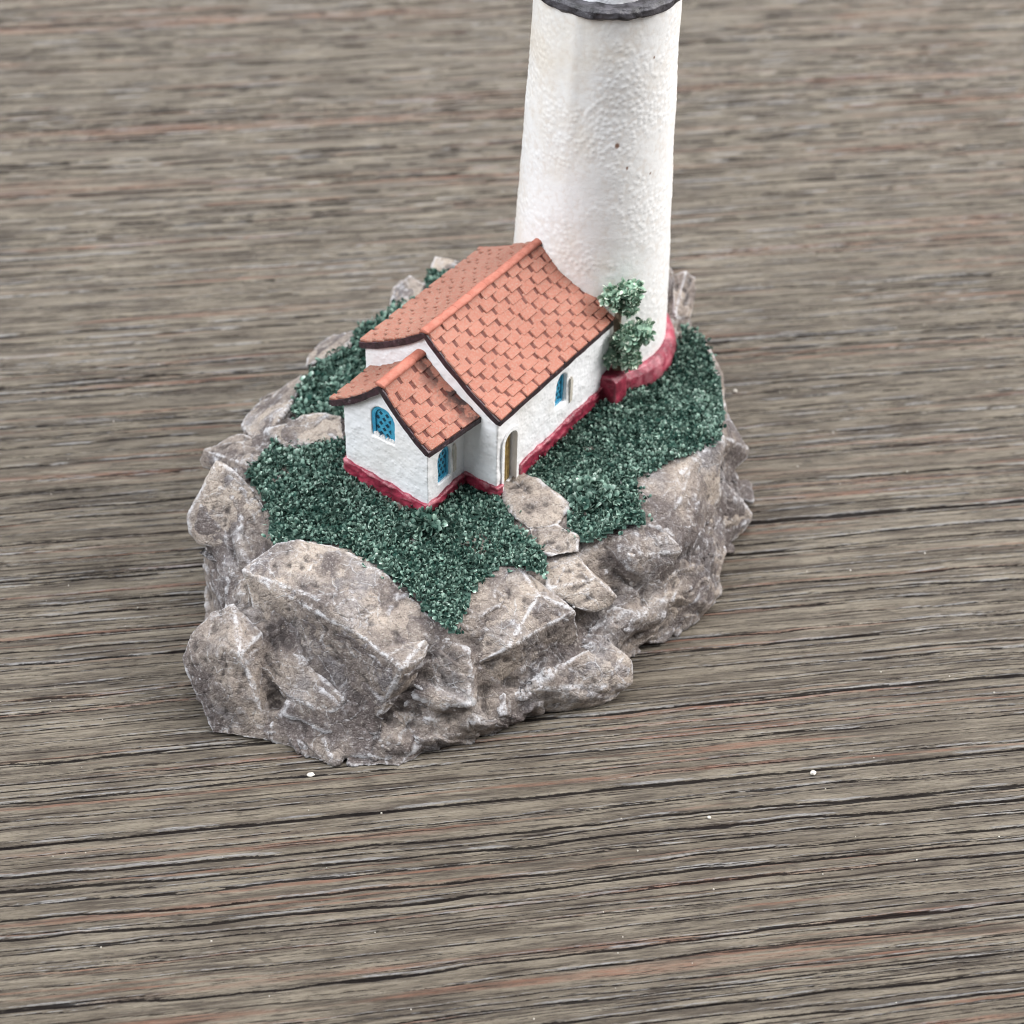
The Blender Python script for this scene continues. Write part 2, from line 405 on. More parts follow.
# ---------------------------------------------------------------- table
def make_table():
    th = math.radians(9.0)
    ys = np.concatenate([np.linspace(-46, -13, 50, endpoint=False), np.arange(-13, 3, 0.016), np.arange(3, 12, 0.028),
                         np.arange(12, 30, 0.05), np.linspace(30, 74, 60)])
    xs = np.concatenate([np.linspace(-70, -22, 24, endpoint=False), np.arange(-22, 24, 0.2), np.linspace(24, 70, 24)])
    X, Y = np.meshgrid(xs, ys); P = np.stack([X.ravel(), Y.ravel(), np.zeros(X.size)], 1)
    def n2(fx, fy, o=2, s=0.0, gain=0.5): return fbm(np.stack([P[:, 0] * fx + s, yy * fy + s * 1.7, np.full(len(P), s)], 1), o, gain)
    yy = P[:, 1].copy()
    yy = yy + 0.16 * n2(0.05, 0.10, 3, 4.0) + 0.028 * n2(0.35, 0.6, 3, 8.0) + 0.014 * n2(1.5, 2.0, 3, 3.0)
    def lines(sp, wmin, wmax, wob, xf, duty, sd):
        ph = yy / sp + wob * n2(0.045, 0.16 / sp, 2, sd) + 0.16 * n2(0.5, 0.5 / sp, 2, sd + 3)
        k = np.floor(ph + 0.5); d = (ph - k) * sp
        hx = gnoise(np.stack([P[:, 0] * xf + sd, k * 7.31 + sd, k * 0.77], 1)); hk = np.abs(np.sin(k * 127.1 + sd * 3.3) * 43758.5453) % 1.0
        on = sstep(-0.12, 0.22, hx + (hk - (1 - duty)) * 1.6)
        d = d + sp * 0.18 * (hk - .5)
        wd = (wmin + (wmax - wmin) * hk * hk) * (0.35 + 0.65 * on) * (1 + .35 * n2(0.9, 1.0, 2, sd + 5))
        return (1 - sstep(0.35, 1.0, np.abs(d) / wd)) * on, d / wd, on
    g1, d1, on1 = lines(0.30, 0.018, 0.040, 0.45, 0.07, 0.72, 11.0)
    g2, d2, on2 = lines(0.14, 0.011, 0.021, 0.7, 0.16, 0.55, 29.0)
    g3, _, _ = lines(0.062, 0.009, 0.018, 1.4, 0.5, 0.50, 47.0)
    # the joints between the boards of the table
    ym = P[:, 1] + 0.05 * n2(0.08, 0.2, 2, 151.0) + 0.012 * n2(0.7, 0.5, 3, 153.0)
    for q in ((512, 49), (214, 375), (512, 798), (780, 520)):
        p_ = at(*q); yc = -p_[0] * math.sin(th) + p_[1] * math.cos(th)
        sd = np.abs(ym - yc) / (0.045 + .012 * n2(0.5, .5, 2, 155.0)); sg = 1 - sstep(0.4, 1.0, sd)
        g1 = np.maximum(g1, sg); d1 = np.where(sd < 2.2, (ym - yc) / 0.05, d1); on1 = np.where(sd < 2.2, 1.0, on1)
    groove = np.clip(g1 + 0.85 * g2, 0, 1); fine = np.clip(0.85 * g3 + 0.35 * sstep(0.25, 0.7, n2(0.25, 9.0, 2, 71.0)), 0, 1)
    rough = n2(1.2, 7.0, 3, 81.0, 0.6)
    z = -0.055 * g1 - 0.030 * g2 - 0.014 * g3 + 0.010 * n2(0.08, 1.2, 3, 91.0) + 0.005 * rough
    z += (g1 > 0.3) * 0.012 * gnoise(P * np.array([3.0, 30, 1]))
    z = np.minimum(z, 0.0)
    rust = sstep(0.30, 0.7, n2(0.05, 0.55, 3, 101.0)) * sstep(0.0, 0.4, n2(0.12, 5.0, 2, 111.0))
    rust = np.clip(0.85 * rust + 0.9 * sstep(0.40, 0.56, n2(0.10, 8.5, 2, 121.0)), 0, 1)
    for q, wd in (((300, 122), .30), ((780, 82), .22), ((180, 22), .35), ((760, 250), .14), ((500, 985), .10), ((700, 935), .07), ((200, 905), .06)):
        p_ = at(*q); yc = -p_[0] * math.sin(th) + p_[1] * math.cos(th); xc = p_[0] * math.cos(th) + p_[1] * math.sin(th)
        bd = 1 - sstep(0.3, 1.0, np.abs(ym - yc) / (wd * (1 + .5 * n2(0.25, .8, 2, 171.0))))
        rust = np.maximum(rust, .85 * bd * (1 - sstep(5, 11, np.abs(P[:, 0] - xc))) * sstep(-.35, .25, n2(0.25, 4.0, 2, 173.0)))
    lip_light = np.clip((1 - sstep(0.2, 0.75, np.abs(d1 - 1.25))) * on1 * sstep(-0.25, 0.4, n2(0.5, 2.0, 2, 131.0)) + .6 * (1 - sstep(0.3, 0.9, np.abs(d2 - 1.4))) * on2, 0, 1)  # painted highlight: pale line along the far lip of each groove
    # the grain is only resolved where the sheet is finely divided; let it fade out towards the far edges
    fd = sstep(-16, -12, P[:, 1]) * (1 - sstep(28, 34, P[:, 1])) * (1 - sstep(20, 26, np.abs(P[:, 0] - 1)))
    groove, fine, lip_light, rust, z = groove * fd, fine * fd + .25 * (1 - fd), lip_light * fd, rust * fd, z * fd
    nx, ny = len(xs), len(ys)
    i = np.arange(nx * ny).reshape(ny, nx)
    q = np.stack([i[:-1, :-1], i[:-1, 1:], i[1:, 1:], i[1:, :-1]], -1).reshape(-1, 4)
    V = np.stack([P[:, 0], P[:, 1], z], 1)
    # the slab's sides and underside
    b0 = len(V); corners = np.array([[xs[0], ys[0], -2.5], [xs[-1], ys[0], -2.5], [xs[-1], ys[-1], -2.5], [xs[0], ys[-1], -2.5]])
    fl = q
    def pad(a): return np.concatenate([a, np.zeros(4)])
    V = np.concatenate([V, corners])
    tl, tr, br, bl = i[0, 0], i[0, -1], i[-1, -1], i[-1, 0]
    sides = np.array([[b0 + 3, b0 + 2, b0 + 1, b0], [tl, b0, b0 + 1, tr], [tr, b0 + 1, b0 + 2, br], [br, b0 + 2, b0 + 3, bl], [bl, b0 + 3, b0, tl]])
    o = build('table_top', V, np.concatenate([fl, sides]), M['wood'], None,
              dict(groove=pad(groove), fine=pad(fine), rust=pad(rust), lip_light=pad(lip_light)))
    o.rotation_euler.z = th
    o['kind'] = 'structure'
    tag(o, 'weathered grey brown grooved wooden table top under the figurine', 'table')
    return o
make_table()

# ---------------------------------------------------------------- figurine root
fig = bpy.data.objects.new('lighthouse_figurine', None); col.objects.link(fig)
fig.empty_display_size = 0.02
tag(fig, 'small painted lighthouse figurine with tiled cottage on a rocky base', 'figurine')

# ---------------------------------------------------------------- terrain
def zt(x, y):
    x = np.asarray(x, float); y = np.asarray(y, float)
    z = 2.33 - 0.11 * np.maximum(0, -(y + 1.2)) - 0.05 * np.maximum(0, x - 3.2) - 0.06 * np.maximum(0, -(x + 2.4))
    return z + 0.05 * np.sin(x * 1.7 + 0.6) * np.cos(y * 1.3)

def at_t(px, py, dz=0.0):
    z = 2.2
    for _ in range(6):
        p = at(px, py, z); z = float(zt(p[0], p[1])) + dz
    return at(px, py, z)

rim = [at(*q, 2.0)[:2] for q in ((455, 634), (548, 586), (590, 566), (640, 540), (688, 528), (706, 470), (718, 425), (716, 380), (698, 335), (683, 290))]
rim += [np.array(p) for p in ((4.4, 7.6), (3.0, 8.3), (1.2, 8.3), (-0.4, 7.4))]
rim += [at(*q, 2.0)[:2] for q in ((402, 300), (350, 343), (305, 385), (250, 437), (214, 465), (216, 525), (248, 560), (300, 575), (350, 590), (425, 635))]
bot = [at(*q, 0)[:2] for q in ((218, 722), (275, 732), (335, 752), (400, 754), (428, 742), (470, 726), (520, 712), (575, 690), (620, 655), (672, 622), (700, 605), (712, 575), (724, 545), (735, 520))]
bot += [np.array(p) for p in ((5.7, 3.4), (5.2, 6.0), (4.7, 7.8), (3.1, 8.6), (1.1, 8.6), (-0.7, 7.5), (-2.9, 5.3), (-4.3, 2.9), (-5.1, 0.6), (-4.8, -1.2), (-4.7, -3.2))]
CEN = np.array([0.6, 0.9])
def polar(poly):
    a = np.array([math.atan2(p[1] - CEN[1], p[0] - CEN[0]) for p in poly]); r = np.array([np.hypot(*(np.array(p) - CEN)) for p in poly])
    o = np.argsort(a); a, r = a[o], r[o]
    return lambda th: np.interp(th, np.concatenate([a - 2 * np.pi, a, a + 2 * np.pi]), np.tile(r, 3))
def make_core():
    NTH = 160; th = np.linspace(-np.pi, np.pi, NTH, endpoint=False)
    fr, fb = polar(rim), polar(bot); V = []; rows = []
    def ring(r, z):
        rows.append(len(V))
        for t, rr in zip(th, r):
            x, y = CEN[0] + rr * math.cos(t), CEN[1] + rr * math.sin(t)
            V.append((x, y, float(zt(x, y)) + z if z < 0 else z))
    R, B = fr(th), fb(th)
    ring(B * 0.972, 0.0); ring(B * 0.59 + R * 0.39, 0.7); ring(B * .29 + R * .685, 1.4); ring(R * .96, -0.34)
    for k, dz in ((0.86, -.10), (0.75, -.03), (0.5, -.03), (0.25, -.03)): ring(R * k, dz)
    Fc = []
    for a, b in zip(rows, rows[1:]):
        for k in range(NTH): Fc.append((a + k, a + (k + 1) % NTH, b + (k + 1) % NTH, b + k))
    V.append((CEN[0], CEN[1], 2.30)); c = len(V) - 1
    for k in range(NTH): Fc.append((rows[-1] + k, rows[-1] + (k + 1) % NTH, c))
    Fc.append(tuple(range(NTH))[::-1])
    frr = polar(rim)
    def keep(W):   # the flat top under the flock stays calmer than the broken sides
        d = W[:, :2] - CEN; t = np.arctan2(d[:, 1], d[:, 0]); q = np.hypot(d[:, 0], d[:, 1]) / frr(t)
        inner = (q < 0.90) & (W[:, 2] > 1.6)
        return np.where(inner, 0.25, 1.0) * np.where(W[:, 2] < 0.06, 0.6, 1.0)
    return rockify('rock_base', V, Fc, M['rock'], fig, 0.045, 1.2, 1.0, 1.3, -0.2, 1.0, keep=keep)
core = make_core()

def boulder(pts, depth=0.9, shrink=0.72, name='boulder', mat='rock', **kw):
    P = np.array([at(px, py, z) for px, py, z in pts])
    c = P.mean(0); d = c - CAM; d /= np.linalg.norm(d)
    B = c + (P - c) * shrink + d * depth
    B[:, 2] = np.maximum(B[:, 2], 0.0)
    P[:, 2] = np.maximum(P[:, 2], 0.0)
    V, Fc = hull(np.concatenate([P, B]))
    return rockify(name, V, Fc, M[mat], core, brush=mat == 'rock', **kw)

boulders = [
 # tall wedge at the left rim, and its undercut foot
 ([(217,462,2.75),(207,481,2.5),(190,515,2.0),(191,533,1.8),(196,544,1.65),(233,546,1.8),(252,525,2.05),(271,512,2.25),(270,536,1.9),(238,473,2.7),(257,491,2.5),(236,556,1.6),(205,492,2.35)], dict(depth=0.7, tone=0.30, seed=2, facet=.6)),
 ([(199,547,1.35),(233,566,1.6),(238,590,1.3),(225,603,1.0),(209,580,0.9),(215,558,1.5)], dict(depth=0.8, tone=-0.2, seed=3, ledge=.3)),
 # big front left slab
 ([(240,569,2.12),(275,541,2.3),(300,539,2.33),(335,545,2.32),(390,576,2.24),(437,623,1.98),(291,583,2.14),(318,599,2.16),(347,615,2.10),(365,639,1.96),(402,668,1.78),(411,691,1.05),(378,717,0.72),(359,702,0.8),(301,653,1.05),(264,632,1.2),(425,657,1.72)], dict(depth=1.1, tone=0.12, seed=4, facet=.55)),
 # lower left corner
 ([(180,656,1.0),(189,634,1.25),(211,611,1.45),(233,603,1.62),(263,632,1.42),(240,653,1.52),(257,688,0.92),(274,719,0.26),(271,742,0.04),(211,735,0.04),(197,678,0.5),(205,705,0.3)], dict(depth=1.0, tone=-0.15, seed=5, facet=.7)),
 # broken foot of the front
 ([(262,642,1.22),(300,656,1.2),(346,700,0.96),(332,713,0.74),(287,696,0.74),(256,672,0.85)], dict(depth=1.1, tone=-0.2, seed=6, ledge=.5, facet=.9)),
 ([(296,690,0.82),(357,702,0.9),(386,718,0.72),(382,736,0.42),(322,730,0.42),(284,714,0.46)], dict(depth=1.0, tone=-0.35, seed=26, ledge=.6, facet=1.1)),
 ([(272,714,0.42),(320,728,0.44),(348,744,0.22),(336,766,0.0),(300,752,0.0),(270,741,0.0)], dict(depth=1.0, tone=-0.2, seed=27, ledge=.6, facet=1.0)),
 ([(340,734,0.44),(386,720,0.58),(432,718,0.55),(433,748,0.0),(400,767,0.0),(348,766,0.0),(395,742,0.34)], dict(depth=1.0, tone=-0.25, seed=28, ledge=.7, facet=1.1)),
 # wedge between slab and centre boulder
 ([(438,638,1.78),(466,648,1.7),(470,668,1.45),(470,703,0.98),(440,702,0.92),(412,694,1.0),(432,665,1.4),(455,676,1.35)], dict(depth=1.0, tone=-0.2, seed=7, ledge=1.0)),
 # centre boulder
 ([(466,597,1.95),(496,567,2.18),(519,565,2.2),(539,594,2.1),(575,611,1.75),(580,639,1.1),(564,655,0.88),(531,667,0.8),(490,697,0.62),(466,684,0.85),(467,669,1.3),(507,648,1.68)], dict(depth=1.0, tone=0.12, seed=8, facet=.55)),
 # pale ledge at the front right foot
 ([(531,686,0.75),(570,660,0.95),(609,637,1.0),(632,660,0.7),(633,684,0.34),(597,701,0.04),(561,710,0.0),(534,715,0.0),(505,722,0.0),(560,672,0.8)], dict(depth=1.1, tone=0.2, seed=9, ledge=.6, rough=1.2)),
 ([(430,715,0.62),(468,719,0.5),(500,700,0.62),(535,690,0.66),(540,712,0.0),(505,722,0.0),(466,735,0.0),(428,750,0.0),(415,742,0.2)], dict(depth=1.1, tone=-0.3, seed=10, ledge=1.5, rough=1.4)),
 # right front boulder
 ([(597,536,2.1),(632,520,2.25),(646,522,2.22),(667,535,2.0),(683,551,1.7),(669,570,1.4),(650,590,1.15),(632,606,0.85),(620,598,1.0),(597,560,1.75),(630,556,2.12),(619,541,2.22)], dict(depth=0.9, tone=0.12, seed=11, facet=.5)),
 # right boulder
 ([(635,477,2.15),(657,466,2.25),(697,448,2.25),(723,434,2.2),(721,479,1.6),(716,509,1.1),(681,521,1.4),(674,529,1.5),(646,524,1.9),(674,479,2.2),(677,512,1.72)], dict(depth=0.9, tone=0.15, seed=12, facet=.6)),
 # thin wedge at the far right
 ([(716,418,2.2),(731,421,1.9),(742,435,1.6),(751,449,1.3),(749,459,1.15),(730,476,1.0),(721,474,1.3),(721,436,2.1)], dict(depth=0.6, tone=-0.1, seed=13, facet=.5)),
 ([(706,505,1.25),(721,476,1.35),(739,497,0.9),(752,514,0.35),(742,532,0.1),(725,546,0.15),(690,542,1.2),(700,520,1.3)], dict(depth=0.8, tone=0.45, seed=14, rough=1.2)),
 ([(683,552,1.45),(712,540,1.0),(724,552,0.45),(725,568,0.15),(718,591,0.0),(702,612,0.0),(674,634,0.02),(650,642,0.05),(650,600,1.05),(690,585,0.75)], dict(depth=0.9, tone=0.15, seed=15, ledge=.9, rough=1.4)),
 ([(606,612,1.15),(640,605,1.1),(660,612,0.8),(655,636,0.2),(630,642,0.2),(612,652,0.3),(585,650,0.85),(590,630,1.1)], dict(depth=0.9, tone=-0.2, seed=16, ledge=1.2, rough=1.4)),
 # back and left rim
 ([(199,460,1.7),(202,449,1.9),(244,433,2.2),(283,444,2.3),(275,456,2.3),(246,464,2.3),(246,476,2.1),(204,467,1.6)], dict(depth=0.8, tone=0.15, seed=17, rough=1.2)),
 ([(243,428,1.9),(259,398,1.7),(276,387,1.9),(303,373,2.2),(300,392,2.35),(287,411,2.38),(270,432,2.35),(252,438,2.2)], dict(depth=0.8, tone=0.2, seed=18)),
 ([(311,346,1.9),(333,332,2.1),(355,329,2.35),(350,346,2.4),(319,362,2.3),(306,366,2.0)], dict(depth=0.7, tone=0.35, seed=19)),
 ([(388,307,2.2),(391,288,2.35),(410,275,2.6),(426,283,2.55),(421,297,2.45),(401,309,2.3)], dict(depth=0.6, tone=0.4, seed=20)),
 ([(430,270,2.3),(434,255,2.5),(459,257,2.6),(470,268,2.5),(450,278,2.3)], dict(depth=0.6, tone=0.35, seed=21)),
 ([(670,274,2.7),(687,269,2.8),(697,277,2.6),(695,300,2.2),(689,318,2.05),(674,318,2.25)], dict(depth=0.6, tone=0.2, seed=22)),
 ([(694,330,2.15),(706,345,2.0),(722,385,2.05),(727,402,1.9),(724,430,1.6),(712,420,2.05),(705,375,2.2)], dict(depth=0.6, tone=0.2, seed=23)),
]
for pts, kw in boulders:
    boulder(pts, **kw)
# flat pale shelf between the two grass patches beside the annex
boulder([(268,432,2.36),(300,416,2.42),(341,414,2.46),(346,440,2.42),(300,446,2.38),(284,447,2.34)], depth=0.5, name='stone_shelf', mat='rock', tone=0.4, seed=24, facet=.8, rough=1.5)
# broken layers along the foot of the base, one crust of angular slabs
def shards():
    r = np.random.RandomState(77); VV_, FF = [], []
    fr, fb = polar(rim), polar(bot)
    def one(c, out, a, b, t):
        n = STRATA + r.normal(size=3) * .22; n /= np.linalg.norm(n)
        x = np.array([out[0], out[1], 0.0]); x -= n * (x @ n); x /= np.linalg.norm(x); y = np.cross(n, x)
        P = []
        for _ in range(11):
            q = r.normal(size=3); q /= np.linalg.norm(q); q = np.sign(q) * np.abs(q) ** .7
            P.append(c + x * q[0] * a + y * q[1] * b + n * q[2] * t)
        P = np.array(P); P[:, 2] = np.maximum(P[:, 2], 0.0)
        v, f = hull(P); o = len(VV_); VV_.extend(v); FF.extend(tuple(i + o for i in q) for q in f)
    for k in range(190):
        th = r.uniform(-2.75, 0.25); h = r.uniform(0, 1) ** 1.3
        if th < -2.4 or (th < -2.2 and h > .5): continue
        R_, B_ = fr(np.array([th]))[0], fb(np.array([th]))[0]
        rad = B_ + (R_ - B_) * h + .07 - .11 * h; z = .06 + h * 1.55
        out = np.array([math.cos(th), math.sin(th)])
        one(np.array([*(CEN + out * rad), z]), out, r.uniform(.12, .30), r.uniform(.14, .46), r.uniform(.05, .13))
    return rockify('rock_shards', VV_, FF, M['rock'], core, 0.028, .7, .4, .3, -0.35, 25.0)
shards()
ROCKS = [o for o in col.objects if o.parent == core or o == core]
# stepping stones from the door
for pts, sd in (([(499,472,2.42),(514,462,2.46),(541,484,2.44),(541,492,2.43),(567,506,2.41),(567,513,2.38),(557,527,2.33),(528,529,2.32),(511,514,2.36),(507,503,2.38),(500,487,2.41)], 30),
                ([(528,526,2.33),(556,524,2.36),(578,538,2.33),(579,552,2.26),(550,556,2.24),(532,549,2.27)], 31),
                ([(545,554,2.1),(573,550,2.14),(597,577,2.04),(618,597,1.72),(615,606,1.55),(599,612,1.55),(573,610,1.68),(547,590,1.95)], 32)):
    boulder(pts, depth=0.5, shrink=.9, name='path_stone', mat='rock', tone=.42, seed=sd, facet=.8, rough=1.5, voxel=0.035)

# resin that runs between the boulders and ties them into one casting
def seams():
    VV_, FF = [], []
    for o in ROCKS:
        me = o.data; a = np.empty(len(me.vertices) * 3); me.vertices.foreach_get('co', a); k = len(VV_)
        VV_.extend((a.reshape(-1, 3) / S).tolist()); FF.extend(tuple(i + k for i in p.vertices) for p in me.polygons)
    rm = [('REMESH', dict(mode='VOXEL', voxel_size=0.06))]
    W, fl, E = evaluated(VV_, FF, rm)
    for _ in range(3): W = .5 * W + .5 * nbmean(W, E)
    for off in (0.115, -0.145):
        for _ in range(2): W = W + normals(W, fl) * (off / 2)
        W, fl, E = evaluated(W, fl, rm)
        for _ in range(2): W = .5 * W + .5 * nbmean(W, E)
    W[:, 2] = np.maximum(W[:, 2], 0.0)
    return rockify('rock_seam', W, fl, M['rock'], core, 0.038, 0.75, .30, .5, -0.3, 31.0)
seams()

# ---------------------------------------------------------------- grass flock
A0 = np.array([-0.53, -1.21]); UA, VA = math.radians(56), math.radians(-34)
UU = np.array([math.cos(UA), math.sin(UA)]); VV = np.array([math.cos(VA), math.sin(VA)])
def inside(poly, x, y):
    c = np.zeros(len(x), bool); j = len(poly) - 1
    for i in range(len(poly)):
        xi, yi = poly[i]; xj, yj = poly[j]
        m = ((yi > y) != (yj > y)) & (x < (xj - xi) * (y - yi) / (yj - yi + 1e-12) + xi)
        c ^= m; j = i
    return c

def leaflets(pos, nrm, size, per, curl=0.85, spread=1.1, seed=1):
    """small curled chips around each position, leaning about nrm; returns verts, quads, tip attribute"""
    r = np.random.RandomState(seed); n = len(pos) * per
    P = np.repeat(pos, per, 0); N = np.repeat(nrm, per, 0); sz = np.repeat(size, per) * r.uniform(0.6, 1.25, n)
    D = N + spread * r.normal(size=(n, 3)) * 0.7; D /= np.linalg.norm(D, axis=1)[:, None]
    D = np.where(((D * N).sum(1) < 0)[:, None], -D, D)
    T = np.cross(D, r.normal(size=(n, 3))); T /= np.linalg.norm(T, axis=1)[:, None]
    Bn = np.cross(D, T)
    P = P + 0.35 * sz[:, None] * r.normal(size=(n, 3)) * 0.6
    rowsV, tips = [], []
    bright = r.beta(1.7, 1.35, n)
    for k, (l, w, b) in enumerate(((0, .30, 0), (0.45, .50, .06), (0.85, .42, .30), (1.1, .16, .62))):
        for s in (-1, 1):
            rowsV.append(P + D * (l * sz)[:, None] + T * (s * w * sz)[:, None] + Bn * ((b * curl + 0.10 * (w > .3)) * sz)[:, None] * (1 if True else 1))
            tips.append(bright * (0.10 + 0.30 * k))
    V = np.stack(rowsV, 1).reshape(-1, 3); tip = np.stack(tips, 1).reshape(-1)
    base = (np.arange(n) * 8)[:, None]
    q = np.concatenate([base + np.array([[2 * k, 2 * k + 1, 2 * k + 3, 2 * k + 2]]) for k in range(3)], 0)
    return V, q, tip

grass_px = [
 [(246,472),(276,438),(300,444),(344,436),(345,466),(400,508),(430,503),(466,482),(497,494),(507,505),(514,522),(532,538),(545,556),(550,575),(520,566),(497,566),(470,592),(464,612),(455,632),(440,620),(392,574),(338,544),(300,538),(272,545),(270,508),(255,486)],
 [(522,466),(560,434),(612,392),(640,385),(676,345),(684,325),(702,336),(716,370),(724,392),(722,436),(697,448),(657,466),(634,480),(645,524),(626,524),(600,536),(585,541),(567,525),(572,508),(546,486)],
 [(290,412),(302,380),(318,360),(350,344),(356,328),(392,308),(424,288),(434,272),(462,268),(490,258),(520,250),(500,300),(420,345),(372,350),(350,415),(306,418)],
]
for gi, poly in enumerate(grass_px):
    PL = []
    for px, py in poly: PL.append(at_t(px, py, 0.06)[:2])
    if gi == 2:   # behind the cottage the flock runs right up to the wall
        PL = PL[:14] + [A0 + u * UU + v * VV for u, v in ((7.4, -2.6), (6.4, -2.1), (4.9, -2.2), (1.2, -2.24), (1.1, -1.92))] + PL[-2:]
    PL = np.array(PL); lo, hi = PL.min(0), PL.max(0)
    sp = 0.054 if gi < 2 else 0.08
    nx, ny = int((hi[0] - lo[0]) / sp), int((hi[1] - lo[1]) / sp)
    gx, gy = np.meshgrid(lo[0] + np.arange(nx) * sp, lo[1] + np.arange(ny) * sp)
    X = gx.ravel() + rng.uniform(-.5, .5, gx.size) * sp; Y = gy.ravel() + rng.uniform(-.5, .5, gx.size) * sp
    m = inside(PL, X, Y) | (inside(PL, X + rng.normal(size=X.size) * .09, Y + rng.normal(size=X.size) * .09) & (rng.rand(X.size) < .5)); X, Y = X[m], Y[m]
    pos = np.stack([X, Y, zt(X, Y)], 1); lump = fbm(pos * np.array([2.6, 2.6, 0]), 3)
    pos[:, 2] += 0.045 + 0.055 * lump
    nr = np.stack([0.5 * gnoise(pos * 4.0), 0.5 * gnoise(pos * 4.0 + 50), np.ones(len(X))], 1); nr /= np.linalg.norm(nr, axis=1)[:, None]
    V, q, tip = leaflets(pos, nr, np.full(len(X), 0.064 if gi < 2 else 0.09), 2, seed=40 + gi)
    tip = tip + 0.22 * np.repeat(lump, 16)
    o = build('grass', V, q, M['grass'], fig, dict(tip=np.clip(tip, 0, 1)), smooth=True)
    o['kind'] = 'stuff'
    # dark painted ground under the flock
    sp2 = 0.12; nx, ny = int((hi[0] - lo[0]) / sp2) + 2, int((hi[1] - lo[1]) / sp2) + 2
    gx, gy = np.meshgrid(lo[0] + np.arange(nx) * sp2, lo[1] + np.arange(ny) * sp2)
    Z = zt(gx, gy) + 0.028; Vg = np.stack([gx.ravel(), gy.ravel(), Z.ravel()], 1)
    idx = np.arange(nx * ny).reshape(ny, nx)
    qg = np.stack([idx[:-1, :-1], idx[:-1, 1:], idx[1:, 1:], idx[1:, :-1]], -1).reshape(-1, 4)
    cc = Vg[qg].mean(1); qg = qg[inside(PL, cc[:, 0], cc[:, 1])]
    u, inv = np.unique(qg, return_inverse=True)
    V0 = Vg[u] + 0.02 * np.stack([0 * u, 0 * u, gnoise(Vg[u] * 6)], 1)
    build('soil', V0, inv.reshape(-1, 4), M['moss'], o)

def bush(name, parent, blobs, size, per, mat='leaf', density=0.05, seed=1, lift=0.12):
    Vs, Qs, Ts, off = [], [], [], 0
    r = np.random.RandomState(seed)
    for c, rad in blobs:
        n = int(4 * math.pi * rad * rad / density ** 2)
        d = r.normal(size=(n, 3)); d /= np.linalg.norm(d, axis=1)[:, None]
        rr = rad * (0.80 + 0.2 * fbm(d * 1.8 + seed, 3))
        pos = np.array(c) + d * rr[:, None]
        V, q, t = leaflets(pos, d, np.full(n, size), per, spread=0.5, seed=seed + off)
        Vs.append(V); Qs.append(q + off); Ts.append(t); off += len(V)
        # solid heart of the clump
        bm = bmesh.new(); bmesh.ops.create_icosphere(bm, subdivisions=3, radius=1)
        W = np.array([v.co for v in bm.verts]); f = np.array([[v.index for v in fc.verts] for fc in bm.faces]); bm.free()
        W = np.array(c) + W * (rad * (0.80 + 0.16 * fbm(W * 2.2 + seed, 3)))[:, None]
        Vs.append(W); Qs.append(np.concatenate([f, f[:, 2:]], 1) + off); Ts.append(np.full(len(W), 0.22)); off += len(W)
    V = np.concatenate(Vs); t = np.concatenate(Ts)
    faces = [tuple(a) if a[2] != a[3] else tuple(a[:3]) for a in np.concatenate(Qs).tolist()]
    return build(name, V, faces, M[mat], parent, dict(tip=np.clip(t + lift, 0, 1)))

# ---------------------------------------------------------------- house frame
def H(P):
    P = np.asarray(P, float)
    return np.concatenate([A0 + P[:, :1] * UU + P[:, 1:2] * VV, P[:, 2:3]], 1)

def prism(poly, u0, u1):
    """poly: (v,z) outline extruded along u"""
    n = len(poly); V = [(u0, v, z) for v, z in poly] + [(u1, v, z) for v, z in poly]
    Fc = [tuple(range(n)), tuple(range(2 * n - 1, n - 1, -1))]
    for k in range(n): Fc.append((k, n + k, n + (k + 1) % n, (k + 1) % n))
    return V, Fc

def arch_outline(w, h, n=10):
    pts = [(-w / 2, 0), (w / 2, 0)]
    for k in range(n + 1):
        a = math.pi * k / n; pts.append((w / 2 * math.cos(a), h - w / 2 + w / 2 * math.sin(a)))
    return pts

def fix_normals(V, Fc):
    bm = bmesh.new(); vs = [bm.verts.new(tuple(v)) for v in V]
    for f in Fc: bm.faces.new([vs[i] for i in f])
    bmesh.ops.recalc_face_normals(bm, faces=bm.faces)
    out = [tuple(v.index for v in f.verts) for f in (bm.verts.index_update() or bm.faces)]
    bm.free(); return out

def wall(name, poly, u0, u1, niches, parent, seed):
    """solid wall block with niches cut in, softened and given a hand-made surface"""
    V, Fc = prism(poly, u0, u1); Fc = fix_normals(V, Fc)
    mods = []
    for face, c, base, w, h, dep in niches:
        o = arch_outline(w, h); n = len(o); cv = []
        for s in (-0.3, dep):
            for a, b in o:
                if face == 'front': cv.append((u0 + s, c + a, base + b))
                else: cv.append((c + a, max(p[0] for p in poly) - s, base + b))
        cf = [tuple(range(n)), tuple(range(2 * n - 1, n - 1, -1))] + [(k, n + k, n + (k + 1) % n, (k + 1) % n) for k in range(n)]
        mods.append(('BOOLEAN', dict(operation='DIFFERENCE', solver='EXACT', cut=(cv, fix_normals(cv, cf)))))
    W, fl, E = evaluated(V, Fc, mods)
    W, fl, E = evaluated(W, fl, [('REMESH', dict(mode='VOXEL', voxel_size=0.03))])
    for _ in range(2): W = 0.5 * W + 0.5 * nbmean(W, E)
    N = normals(W, fl)
    W = W + N * (0.020 * fbm(W * 1.5 + seed, 3) + 0.008 * fbm(W * 7 + seed, 3))[:, None]
    return build(name, H(W), fl, M['white'], parent)

AR, AZ = -0.95, 4.95
